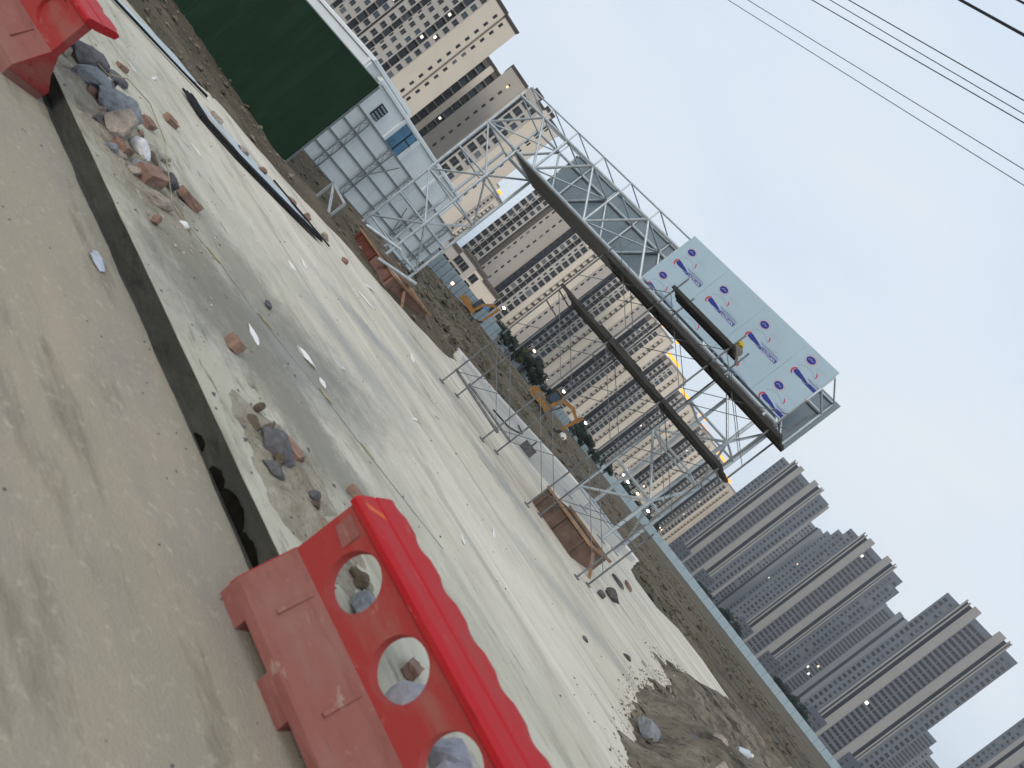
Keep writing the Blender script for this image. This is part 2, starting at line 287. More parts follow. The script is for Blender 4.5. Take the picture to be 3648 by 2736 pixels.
# apron: sandy along the kerb, whiter further in
def sandy_apron():
    m = MATS['apron']; t = m.node_tree; n = t.nodes; b = n['Principled BSDF']
    old = b.inputs['Base Color'].links[0].from_socket
    sb = MATS['sand'].node_tree
    tc = n.new('ShaderNodeTexCoord'); sp = n.new('ShaderNodeSeparateXYZ'); t.links.new(tc.outputs['Object'], sp.inputs[0])
    nz = n.new('ShaderNodeTexNoise'); nz.inputs['Scale'].default_value = 0.42; nz.inputs['Detail'].default_value = 6; t.links.new(tc.outputs['Object'], nz.inputs['Vector'])
    ad = n.new('ShaderNodeMath'); ad.operation = 'MULTIPLY_ADD'; ad.inputs[1].default_value = 7.0; t.links.new(nz.outputs[0], ad.inputs[0]); t.links.new(sp.outputs[1], ad.inputs[2])
    mr = n.new('ShaderNodeMapRange'); mr.inputs['From Min'].default_value = 13.2; mr.inputs['From Max'].default_value = 8.6; t.links.new(ad.outputs[0], mr.inputs['Value'])
    cur = n.new('ShaderNodeRGB'); cur.outputs[0].default_value = (0.425, 0.395, 0.31, 1); cur = cur.outputs[0]
    for i, (c, s, lo, hi, st) in enumerate([((0.51, 0.485, 0.405), 0.7, 0.45, 0.62, (1, 1.5, 1)), ((0.27, 0.245, 0.19), 1.3, 0.50, 0.66, (0.5, 1.8, 1)), ((0.13, 0.12, 0.095), 4.0, 0.57, 0.70, (0.5, 1.8, 1)), ((0.52, 0.5, 0.44), 22, 0.6, 0.72, (1, 1, 1))]):
        mp = n.new('ShaderNodeMapping'); mp.inputs['Scale'].default_value = st; mp.inputs['Location'].default_value = (i * 5.3, i * 11.1, 0); t.links.new(tc.outputs['Object'], mp.inputs[0])
        q = n.new('ShaderNodeTexNoise'); q.inputs['Scale'].default_value = s; q.inputs['Detail'].default_value = 7; q.inputs['Roughness'].default_value = 0.65; t.links.new(mp.outputs[0], q.inputs['Vector'])
        r2 = n.new('ShaderNodeMapRange'); r2.inputs['From Min'].default_value = lo; r2.inputs['From Max'].default_value = hi; t.links.new(q.outputs[0], r2.inputs['Value'])
        x = n.new('ShaderNodeMix'); x.data_type = 'RGBA'; x.inputs[7].default_value = (*c, 1); t.links.new(r2.outputs[0], x.inputs[0]); t.links.new(cur, x.inputs[6]); cur = x.outputs[2]
    x = n.new('ShaderNodeMix'); x.data_type = 'RGBA'; t.links.new(mr.outputs[0], x.inputs[0]); t.links.new(old, x.inputs[6]); t.links.new(cur, x.inputs[7]); cur = x.outputs[2]
    # spilled cement and damp, each a blotch with a ragged rim
    for i, (cx, cy, rx, ry, rz, c, amt) in enumerate([(-5.35, 6.0, 1.0, 2.3, 0.18, (0.20, 0.197, 0.185), 0.75), (-6.0, 4.75, 2.4, 0.75, 0.3, (0.19, 0.172, 0.13), 0.75), (-6.6, 6.0, 1.6, 0.7, 0.5, (0.23, 0.213, 0.17), 0.7), (-4.0, 5.4, 1.5, 0.5, 0.3, (0.22, 0.205, 0.165), 0.8), (-8.6, 10.8, 1.6, 0.5, 0.9, (0.3, 0.3, 0.29), 0.7), (-6.3, 14.3, 1.9, 0.6, 0.3, (0.28, 0.28, 0.27), 0.7), (-6.9, 8.6, 1.5, 0.5, 0.5, (0.31, 0.305, 0.29), 0.6), (-3.4, 12.5, 1.8, 0.5, 0.7, (0.33, 0.32, 0.30), 0.6), (-10.5, 15.0, 2.2, 0.7, 0.4, (0.33, 0.33, 0.32), 0.6), (-3.2, 6.0, 1.2, 0.35, 0.6, (0.24, 0.23, 0.19), 0.6)]):
        mp = n.new('ShaderNodeMapping'); mp.vector_type = 'TEXTURE'; mp.inputs['Location'].default_value = (cx, cy, 0); mp.inputs['Rotation'].default_value = (0, 0, rz); mp.inputs['Scale'].default_value = (rx, ry, 1); t.links.new(tc.outputs['Object'], mp.inputs[0])
        ln = n.new('ShaderNodeVectorMath'); ln.operation = 'LENGTH'; t.links.new(mp.outputs[0], ln.inputs[0])
        q = n.new('ShaderNodeTexNoise'); q.inputs['Scale'].default_value = 3.2; q.inputs['Detail'].default_value = 9; q.inputs['Roughness'].default_value = 0.78; t.links.new(tc.outputs['Object'], q.inputs['Vector'])
        a2 = n.new('ShaderNodeMath'); a2.operation = 'MULTIPLY_ADD'; a2.inputs[1].default_value = 2.2; t.links.new(q.outputs[0], a2.inputs[0]); t.links.new(ln.outputs['Value'], a2.inputs[2])
        r2 = n.new('ShaderNodeMapRange'); r2.inputs['From Min'].default_value = 2.35; r2.inputs['From Max'].default_value = 1.45; r2.inputs['To Max'].default_value = amt; t.links.new(a2.outputs[0], r2.inputs['Value'])
        x = n.new('ShaderNodeMix'); x.data_type = 'RGBA'; x.inputs[7].default_value = (*c, 1); t.links.new(r2.outputs[0], x.inputs[0]); t.links.new(cur, x.inputs[6]); cur = x.outputs[2]
    t.links.new(cur, b.inputs['Base Color'])
sandy_apron()
g = MB(); g.prism(AP, 'z', -0.2, 0.0)
apron = tag(g.build('apron', 'apron'), kind='structure')
# dark damp slab edge above the road, uneven along its foot
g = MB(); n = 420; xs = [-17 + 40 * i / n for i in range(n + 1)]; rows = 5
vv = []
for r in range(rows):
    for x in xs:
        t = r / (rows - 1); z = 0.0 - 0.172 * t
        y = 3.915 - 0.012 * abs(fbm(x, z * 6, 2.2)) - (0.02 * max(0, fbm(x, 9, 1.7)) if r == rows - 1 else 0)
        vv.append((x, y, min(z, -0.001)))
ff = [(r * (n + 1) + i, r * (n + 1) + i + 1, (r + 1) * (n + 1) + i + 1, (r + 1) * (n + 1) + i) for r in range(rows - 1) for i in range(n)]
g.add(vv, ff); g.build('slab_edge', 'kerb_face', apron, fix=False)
# loose dirt heaped along the foot of the slab edge
g = MB(); vv = []; ff = []; n = 500
for i in range(n + 1):
    x = -17 + 34 * i / n; w = 0.03 + 0.05 * max(0, fbm(x, 2, 1.1) + 0.2); h = 0.003 + 0.012 * max(0, fbm(x, 5, 2.3) + 0.1)
    vv += [(x, 3.90 - w, -0.168), (x, 3.90 - w * 0.45 + 0.01 * fbm(x, 1, 6), -0.168 + h), (x, 3.915, -0.165 + h * 1.2)]
    if i: k = 3 * i; ff += [(k - 3, k, k + 1, k - 2), (k - 2, k + 1, k + 2, k - 1)]
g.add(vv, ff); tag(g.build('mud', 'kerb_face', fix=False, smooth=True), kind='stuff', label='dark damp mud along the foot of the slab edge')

def sheet(name, P, z, m, parent=None, kind='structure', rag=0.0):
    Q = ragged(P, 0.4, rag, lambda a, b: False) if rag else P
    g = MB(); g.add([(x, y, z) for x, y in Q], [tuple(range(len(Q)))]); o = g.build(name, m, parent)
    if kind and not parent: tag(o, kind=kind)
    return o
sheet('grey_pavement', [(-14.2, 21.7), (-17.4, 25.95), (-16.6, 27.6), (-16.1, 32), (-15.9, 38), (-15.3, 39.15), (-13.4, 39.85), (-11.2, 41.7), (-9.9, 37), (-9.2, 32), (-9.6, 24), (-11, 21)], 0.004, 'grey_slab', rag=0.12)
# pale lip along the far edge of the grey pavement
g = MB(); pts = [(-17.62, 25.8), (-16.72, 27.6), (-16.22, 32), (-16.02, 38), (-15.4, 39.35), (-13.5, 40.05), (-11.1, 42.05)]
for a, b in zip(pts[:-1], pts[1:]): g.bar((a[0], a[1], 0.03), (b[0], b[1], 0.03), 0.16, 0.1)
tag(g.build('pavement_edge', 'plaster'), kind='structure')
# worn yellow paint dashes along a shallow joint
g = MB(); jp = [(-7.05, 4.97), (-6.56, 5.27), (-6.29, 5.5), (-5.72, 5.73), (-4.9, 6.32), (-4.3, 6.63), (-3.2, 7.3)]
for a, b in zip(jp[:-1], jp[1:]): g.bar((a[0], a[1], 0.0045), (b[0], b[1], 0.0025), 0.02, 0.003)
g.build('slab_joint', 'damp_patch', apron)
for x, y, a in ((-6.4, 5.42, 0.55), (-5.68, 5.84, 0.6), (-4.9, 6.38, 0.6), (-4.28, 6.68, 0.5)):
    g = MB(); c, s = math.cos(a), math.sin(a)
    Q = [(x + c * u - s * w + 0.01 * fbm(u * 9, w * 9, 3), y + s * u + c * w) for u, w in ((-0.11, -0.02), (-0.03, -0.035), (0.1, -0.025), (0.12, 0.02), (0.02, 0.035), (-0.1, 0.02))]
    g.add([(p[0], p[1], 0.008) for p in Q], [tuple(range(6))]); g.build('paint_dash', 'yellow_mark', apron)

# soil terrain around the apron
xs = [-130 + 4 * i for i in range(23)] + [-38 + 0.35 * i for i in range(100)] + [-3 + 1.5 * i for i in range(60)]
ys = [5 + 0.3 * i for i in range(125)] + [42.5 + 1.0 * i for i in range(20)] + [64 + 4 * i for i in range(24)]
def soil_z(x, y):
    ins = inpoly(x, y, APRON); d = pdist(x, y, APRON)
    if y < 7 and x < -17: d = min(d, 0.5)
    if ins: return -0.04 - min(0.3, d * 0.5)
    far = min(1, max(0, (math.hypot(x, y) - 35) / 40))
    lump = abs(fbm(x, y, 0.55)) * 0.22 + fbm(x, y, 1.6) * 0.05
    row = 0.16 * max(0, math.sin(0.55 * (x * 0.3 + y) + 1.2 * fbm(x, y, 0.05)))
    z = (0.03 + lump * (1 - 0.5 * far) + row) * min(1, d / 0.9)
    if x < -15 and y < 16: z = min(1, d / 0.5) * (0.04 + 0.10 * abs(fbm(x, y, 0.8)) + 0.04 * fbm(x, y, 2.5))
    return z - 0.16 * far
g = MB(); nx, ny = len(xs), len(ys)
g.add([(x, y, soil_z(x, y)) for y in ys for x in xs], [(j * nx + i, j * nx + i + 1, (j + 1) * nx + i + 1, (j + 1) * nx + i) for j in range(ny - 1) for i in range(nx - 1)])
tag(g.build('soil', 'soil', smooth=True, fix=False), kind='structure')

# dirt heap at the right
HEAP = [(-3.2, 19.1), (-2.35, 18.5), (-2.25, 15.6), (-1.9, 13.2), (-1.45, 11.6), (-1.0, 9.8), (-0.4, 8.6), (1.2, 7.4), (5, 7), (12, 10), (14, 24), (6, 33.5), (-2.8, 33.6), (-2.9, 27)]
g = MB(); st = 0.16; nx = int(18 / st); ny = int(27.5 / st); V = {}; vv = []; ff = []
for j in range(ny + 1):
    for i in range(nx + 1):
        x = -4 + i * st; y = 6.6 + j * st
        if inpoly(x, y, HEAP) or pdist(x, y, HEAP) < 0.25:
            ins = inpoly(x, y, HEAP); d = pdist(x, y, HEAP) * (1 if ins else -1)
            e = max(0, min(1, d / 0.7 + 0.35 * fbm(x, y, 1.3)))
            big = math.exp(-((x - 0.9) ** 2 / 3.5 + (y - 13.2) ** 2 / 9)) * 0.85
            z = -0.02 + e * (0.12 + big + 0.22 * abs(fbm(x, y, 0.9)) + 0.10 * fbm(x, y, 2.7, 5) + 0.05 * abs(fbm(x, y, 6, 3)))
            V[(i, j)] = len(vv); vv.append((x, y, z))
for j in range(ny):
    for i in range(nx):
        q = [(i, j), (i + 1, j), (i + 1, j + 1), (i, j + 1)]
        if all(k in V for k in q): ff.append(tuple(V[k] for k in q))
g.add(vv, ff); tag(g.build('dirt_heap', 'heap', smooth=True, fix=False), 'low brown heap of dirt and rubble on the pale concrete at the right', 'dirt heap')
def heap_z(x, y):
    d = pdist(x, y, HEAP); e = max(0, min(1, d)); big = math.exp(-((x - 0.9) ** 2 / 3.5 + (y - 13.2) ** 2 / 9)) * 0.8
    return e * (0.12 + big)

# ------------------------------------------------------------------ stones
def rock_mesh(name, m, seed, sub=3, sharp=0.35, flat=1.0):
    r = random.Random(seed); bm = bmesh.new(); bmesh.ops.create_icosphere(bm, subdivisions=sub, radius=0.5)
    pl = [(Vector((r.uniform(-1, 1), r.uniform(-1, 1), r.uniform(-1, 1))).normalized(), r.uniform(0.24, 0.42)) for _ in range(9)]
    off = Vector((seed * 3.1, seed * 1.7, 0))
    for v in bm.verts:
        for nrm, d in pl:
            k = v.co.dot(nrm) - d
            if k > 0: v.co -= nrm * k
        v.co += v.co.normalized() * (0.05 * mnoise.noise(v.co * 5 + off) + 0.022 * mnoise.noise(v.co * 15 + off)); v.co.z *= flat
    me = bpy.data.meshes.new(name); bm.to_mesh(me); bm.free(); me.materials.append(MATS[m]); return me
def brick_mesh(name, m, seed):
    r = random.Random(seed); bm = bmesh.new(); bmesh.ops.create_cube(bm, size=1); bmesh.ops.subdivide_edges(bm, edges=bm.edges[:], cuts=3, use_grid_fill=True)
    for v in bm.verts:
        v.co.x *= 0.24; v.co.y *= 0.115; v.co.z *= 0.06
        if v.co.x > 0.06 + 0.03 * mnoise.noise(v.co * 30 + Vector((seed, 0, 0))): v.co.x = 0.07 + 0.02 * mnoise.noise(v.co * 40)
        v.co += Vector((r.uniform(-1, 1), r.uniform(-1, 1), r.uniform(-1, 1))) * 0.004
    me = bpy.data.meshes.new(name); bm.to_mesh(me); bm.free(); me.materials.append(MATS[m]); return me
def stone(name, m, x, y, size, label, cat, seed, z=0.0, group=None, kind='rock'):
    me = brick_mesh(name, m, seed) if kind == 'brick' else rock_mesh(name, m, seed)
    o = obj(name, me); r = random.Random(seed + 500)
    if kind == 'brick': o.scale = size; lift = 0.03 * size[2]
    else: o.scale = size; lift = size[2] * 0.3
    o.location = (x, y, z + lift); o.rotation_euler = (r.uniform(-0.15, 0.15), r.uniform(-0.15, 0.15), r.uniform(0, 6.28))
    return tag(o, label, cat, group)
k = 1
for (m, x, y, s, lab, cat) in [
    ('dark_stone', -9.05, 4.55, (0.62, 0.45, 0.34), 'dark slate-grey concrete lump beside the far red barrier', 'concrete lump'),
    ('grey_stone', -8.35, 4.42, (0.52, 0.40, 0.30), 'blue-grey flat stone nearest the slab edge, left end of the rubble', 'stone'),
    ('grey_stone', -8.05, 4.62, (0.5, 0.34, 0.36), 'tall blue-grey stone standing in the middle of the grey pile', 'stone'),
    ('grey_stone', -8.55, 5.0, (0.46, 0.34, 0.26), 'pale blue-grey stone at the back of the grey pile', 'stone'),
    ('dark_stone', -8.55, 4.72, (0.42, 0.3, 0.24), 'small dark grey stone wedged between the blue-grey stones', 'stone'),
    ('dark_stone', -9.75, 5.35, (0.5, 0.26, 0.12), 'flat dirty brown-grey clod behind the grey pile', 'clod'),
    ('pale_stone', -7.62, 4.5, (0.58, 0.42, 0.36), 'big tan rubble lump in the middle of the pile by the slab edge', 'rubble'),
    ('plaster', -7.5, 4.78, (0.34, 0.26, 0.22), 'round white plaster lump on top of the tan rubble', 'plaster lump'),
    ('pale_stone', -7.75, 5.05, (0.36, 0.22, 0.2), 'greyish tan fragment behind the white plaster lump', 'rubble'),
    ('dark_stone', -7.3, 5.05, (0.4, 0.2, 0.2), 'dark grey fragment right behind the white plaster lump', 'rubble'),
    ('pale_stone', -6.55, 4.62, (0.42, 0.2, 0.16), 'long tan fragment at the right tip of the rubble pile', 'rubble'),
    ('pale_stone', -8.1, 5.35, (0.5, 0.12, 0.1), 'thin pale splinter of rubble behind the blue-grey stones', 'rubble'),
    ('dark_stone', -3.35, 4.48, (0.36, 0.24, 0.2), 'dark brown clod on the sand left of the near red barrier', 'clod'),
    ('dark_stone', -3.12, 4.33, (0.26, 0.16, 0.1), 'small flat dark clod between the brown clod and near barrier', 'clod'),
    ('grey_stone', -1.95, 4.55, (0.4, 0.3, 0.16), 'grey stone behind the left hole of the near barrier', 'stone'),
    ('pale_bag', -1.22, 4.35, (0.40, 0.34, 0.36), 'square blue-grey block seen through the middle hole of near barrier', 'concrete block'),
    ('pale_bag', -0.95, 4.62, (0.36, 0.3, 0.3), 'blue-grey block right behind the one in the middle barrier hole', 'concrete block'),
    ('pale_bag', -0.72, 4.3, (0.4, 0.34, 0.36), 'pale blue-grey block seen through the right hole of near barrier', 'concrete block')]:
    stone('rubble' if cat == 'rubble' else cat.replace(' ', '_'), m, x, y, s, lab, cat, k); k += 1
for (x, y, s, lab, m) in [(-6.95, 4.72, (1.6, 1.6, 2.6), 'big broken pinkish brick at the right of the rubble pile', 'brick'), (-7.15, 4.42, (1.2, 1.3, 1.8), 'small broken brick nearest the slab edge under the pile', 'brick'),
                          (-7.35, 5.5, (1.5, 1.2, 1.6), 'long orange brick piece behind the rubble pile', 'brick'), (-8.95, 5.5, (1.2, 1.2, 1.4), 'orange brick with white mortar behind the pile', 'brick'),
                          (-10.15, 6.45, (1.1, 1.1, 1.3), 'lone orange brick chip on the white concrete beyond the pile', 'brick'), (-10.6, 5.75, (0.8, 0.8, 1.0), 'tiny orange brick chip furthest left by the dark clod', 'brick'),
                          (-4.62, 4.72, (0.8, 0.9, 1.5), 'small pinkish brick chip alone on the sand by the damp patch', 'brick'), (-3.42, 4.75, (1.1, 0.9, 1.3), 'orange-tan brick piece leaning on the brown clod', 'brick'),
                          (-2.72, 4.72, (0.9, 0.9, 1.4), 'pale pink brick piece just left of the near barrier', 'pale_stone'), (-3.35, 5.6, (0.7, 0.7, 1.1), 'small brown brick chip behind the near barrier corner', 'brick'),
                          (-1.75, 4.4, (1.2, 1.1, 1.6), 'tan brick piece seen through the left hole of near barrier', 'pale_stone'), (-1.6, 4.85, (1.1, 0.9, 1.2), 'dark brown brick piece behind the left barrier hole', 'brick')]:
    stone('brick', m, x, y, s, lab, 'brick', k, kind='brick'); k += 1
for (x, y, s) in [(-5.16, 5.34, (0.36, 0.09, 0.03)), (-5.49, 6.43, (0.34, 0.13, 0.06)), (-6.02, 7.54, (0.36, 0.08, 0.05)), (-5.15, 6.5, (0.2, 0.07, 0.05)), (-6.5, 5.0, (0.13, 0.1, 0.08)), (-10.0, 6.9, (0.3, 0.05, 0.03)), (-11.3, 6.2, (0.35, 0.05, 0.03)), (-12.0, 6.9, (0.4, 0.06, 0.03)), (-9.2, 9.0, (0.3, 0.1, 0.04)), (-8.5, 8.2, (0.25, 0.08, 0.04)), (-10.8, 12.4, (0.5, 0.12, 0.05)), (-12.4, 14.0, (0.5, 0.15, 0.06)), (-9.6, 13.3, (0.4, 0.1, 0.05)), (-6.2, 9.8, (0.3, 0.07, 0.03)), (-4.2, 10.2, (0.4, 0.08, 0.03)), (-3.6, 8.3, (0.3, 0.07, 0.03)), (-7.2, 11.8, (0.35, 0.1, 0.04))]:
    stone('plaster_scrap', 'plaster', x, y, s, 'small white plaster scrap lying on the concrete apron', 'plaster scrap', k, group='white plaster scraps strewn over the apron'); k += 1
for (x, y, s, lab, m) in [(-4.58, 18.44, (0.5, 0.4, 0.3), 'dark grey lump alone on white concrete right of the scaffold', 'dark_stone'), (-4.36, 16.85, (0.3, 0.25, 0.16), 'small dark lump just in front of the lone dark lump', 'dark_stone'), (-2.64, 14.66, (0.36, 0.2, 0.08), 'flat brown chip on white concrete left of the dirt heap', 'dark_stone'), (-2.67, 11.77, (0.16, 0.12, 0.06), 'tiny dark chip on concrete in front of the dirt heap', 'dark_stone'), (-2.66, 16.3, (0.18, 0.14, 0.06), 'small pale chip beside the tip of the dirt heap', 'pale_stone'),
                          (-5.9, 22.7, (0.7, 0.3, 0.14), 'dark flat clod behind the right pillar on white concrete', 'dark_stone'), (-6.15, 24.9, (0.7, 0.3, 0.16), 'orange-brown clod farthest behind the right pillar', 'brick'), (-6.13, 6.14, (0.14, 0.1, 0.09), 'small dark pebble beyond the worn yellow paint dashes', 'dark_stone'), (-9.35, 5.15, (0.1, 0.1, 0.1), 'small black ball-like pebble beside the grey pile', 'black_foam')]:
    stone('stone_chip', m, x, y, s, lab, 'stone chip', k); k += 1
for (x, y, s, lab, m) in [(-1.15, 11.15, (0.42, 0.34, 0.3), 'pale blue-grey lump at the near left foot of the dirt heap', 'grey_stone'), (-1.2, 14.4, (0.26, 0.18, 0.14), 'white chip high on the left side of the dirt heap', 'plaster'), (-1.55, 15.3, (0.24, 0.16, 0.13), 'white chip at the top left edge of the dirt heap', 'plaster'), (-0.6, 13.2, (0.5, 0.35, 0.25), 'tan lump in the middle of the dirt heap', 'pale_stone'), (-0.2, 11.4, (0.45, 0.35, 0.25), 'tan lump low on the dirt heap near the frame edge', 'pale_stone'), (-0.75, 12.1, (0.35, 0.3, 0.2), 'brown clod low on the left of the dirt heap', 'dark_stone')]:
    stone('heap_lump', m, x, y, s, lab, 'rubble', k, z=heap_z(x, y)); k += 1
r_ = random.Random(21)
for q in range(16):
    u = q / 15; x = -3.75 + 1.45 * u + r_.uniform(-.12, .12); y = 4.5 + 0.35 * u + r_.uniform(-.2, .22)
    stone('soil_clod', r_.choice(['dark_stone', 'brown_clod', 'brown_clod', 'pale_stone']), x, y, (r_.uniform(.09, .22), r_.uniform(.07, .16), r_.uniform(.06, .13)), 'small brown clod in the trail of crumbs left of the near barrier', 'clod', k, z=-0.01, group='clods trailing along the kerb by the near barrier'); k += 1
for q in range(26):
    x = r_.gauss(-7.75, 0.75); y = 4.25 + abs(r_.gauss(0.3, 0.28))
    stone('rubble_bit', r_.choice(['pale_stone', 'pale_stone', 'grey_stone', 'brick', 'dark_stone']), x, y, (r_.uniform(.1, .24), r_.uniform(.08, .18), r_.uniform(.07, .16)), 'small broken bit in the rubble pile by the slab edge', 'rubble', k, z=-0.005, group='broken bits of the rubble pile'); k += 1
def dirt_seat(cx, cy, rx, ry, h, m, lab):
    g = MB(); n = 44; vv = []; ff = []
    for j in range(n + 1):
        for i in range(n + 1):
            u = -1 + 2 * i / n; w = -1 + 2 * j / n; q = u * u + w * w + 0.45 * fbm(cx + u * rx, cy + w * ry, 1.8)
            vv.append((cx + u * rx, max(3.935, cy + w * ry), -0.006 + h * max(0, 1 - q) * (0.7 + 0.5 * fbm(cx + u * rx, cy + w * ry, 6))))
    ff = [(j * (n + 1) + i, j * (n + 1) + i + 1, (j + 1) * (n + 1) + i + 1, (j + 1) * (n + 1) + i) for j in range(n) for i in range(n)]
    g.add(vv, ff); tag(g.build('loose_dirt', m, smooth=True, fix=False), lab, kind='stuff')
dirt_seat(-7.9, 4.7, 1.7, 0.75, 0.07, 'loose_dirt', 'loose dirt under the rubble pile')
dirt_seat(-3.1, 4.65, 1.1, 0.6, 0.045, 'loose_dirt', 'loose dirt under the clods by the near barrier')
# countless crumbs
def crumbs(name, n, area, smin, smax, m, seed, zf, label, power=2.0):
    r = random.Random(seed); g = MB()
    while n > 0:
        x, y = area(r); z = zf(x, y)
        if z is None: continue
        s = smin + (smax - smin) * r.random() ** power; a = r.uniform(0, 6.28); c, sn = math.cos(a), math.sin(a)
        e = (s, s * r.uniform(0.5, 0.9), s * r.uniform(0.4, 0.7)); P = [(1, 0, 0), (-1, 0, 0), (0, 1, 0), (0, -1, 0), (0, 0, 1), (0.3, 0.3, -0.6)]
        P = [(p[0] * e[0] + r.uniform(-.3, .3) * s, p[1] * e[1] + r.uniform(-.3, .3) * s, p[2] * e[2]) for p in P]
        g.add([(x + p[0] * c - p[1] * sn, y + p[0] * sn + p[1] * c, z + p[2] + e[2] * 0.3) for p in P], [(0, 2, 4), (2, 1, 4), (1, 3, 4), (3, 0, 4), (2, 0, 5), (1, 2, 5), (3, 1, 5), (0, 3, 5)]); n -= 1
    return tag(g.build(name, m, fix=False), label, kind='stuff')
crumbs('gravel', 700, lambda r: (r.uniform(-14, 3), 3.95 + 9 * r.random() ** 1.8), 0.004, 0.02, 'dark_stone', 3, lambda x, y: 0.0, 'dark grit scattered over the sandy apron', 3)
crumbs('pale_gravel', 500, lambda r: (r.uniform(-14, 3), 3.95 + 14 * r.random() ** 1.3), 0.004, 0.018, 'plaster', 4, lambda x, y: 0.0, 'pale crumbs scattered over the apron', 3)
crumbs('rubble_crumbs', 420, lambda r: (r.gauss(-7.8, 0.9), r.gauss(4.8, 0.35)), 0.006, 0.035, 'pale_stone', 5, lambda x, y: 0.0 if y > 3.97 else None, 'crumbs around the rubble pile', 2)
crumbs('rubble_crumbs', 170, lambda r: (r.gauss(-3.0, 0.45), r.gauss(4.65, 0.3)), 0.004, 0.024, 'dark_stone', 6, lambda x, y: 0.0 if y > 3.97 else None, 'brown crumbs left of the near barrier', 2)
crumbs('road_grit', 420, lambda r: (r.uniform(-9, 2), 3.88 - 2.6 * r.random() ** 3), 0.003, 0.014, 'dark_stone', 8, lambda x, y: -0.17, 'fine grit on the road', 3)
crumbs('soil_clods', 2600, lambda r: (r.uniform(-34, -13.5), r.uniform(7, 40)), 0.02, 0.14, 'heap', 9, lambda x, y: None if inpoly(x, y, APRON) else soil_z(x, y), 'clods strewn on the bare soil', 2)
crumbs('heap_clods', 2600, lambda r: (r.uniform(-3, 5), r.uniform(8, 22)), 0.012, 0.13, 'heap', 10, lambda x, y: heap_z(x, y) if inpoly(x, y, HEAP) else None, 'clods and stones strewn over the dirt heap', 2)
crumbs('heap_fringe', 700, lambda r: (r.uniform(-4.2, 3), r.uniform(7.5, 24)), 0.005, 0.032, 'heap', 14, lambda x, y: 0.0 if (not inpoly(x, y, HEAP)) and pdist(x, y, HEAP) < 0.45 * rnd.random() ** 2 else None, 'crumbs spilling from the heap onto the concrete', 2.5)
crumbs('far_clods', 2600, lambda r: (r.uniform(-60, 0), r.uniform(22, 85)), 0.05, 0.32, 'soil', 12, lambda x, y: None if inpoly(x, y, APRON) or inpoly(x, y, HEAP) else soil_z(x, y), 'clods strewn on the far soil', 2)
crumbs('weeds', 7000, lambda r: (r.uniform(-70, 12), r.uniform(24, 95)), 0.03, 0.13, 'weed', 13, lambda x, y: None if inpoly(x, y, APRON) or inpoly(x, y, HEAP) or fbm(x * 0.6 + y * 0.25, y, 0.12) < 0.05 else soil_z(x, y) + 0.03, 'low weeds on the far soil', 2)
# flat near-black pieces painting shaded holes at the slab edge's foot
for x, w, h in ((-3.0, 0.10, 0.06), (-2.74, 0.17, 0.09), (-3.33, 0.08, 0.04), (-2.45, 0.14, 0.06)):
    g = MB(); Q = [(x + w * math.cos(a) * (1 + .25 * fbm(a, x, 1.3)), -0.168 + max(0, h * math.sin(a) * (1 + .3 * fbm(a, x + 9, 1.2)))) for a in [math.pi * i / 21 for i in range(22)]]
    g.prism(Q, 'y', 3.888, 3.90); g.build('painted_cavity', 'cavity_shade', apron)

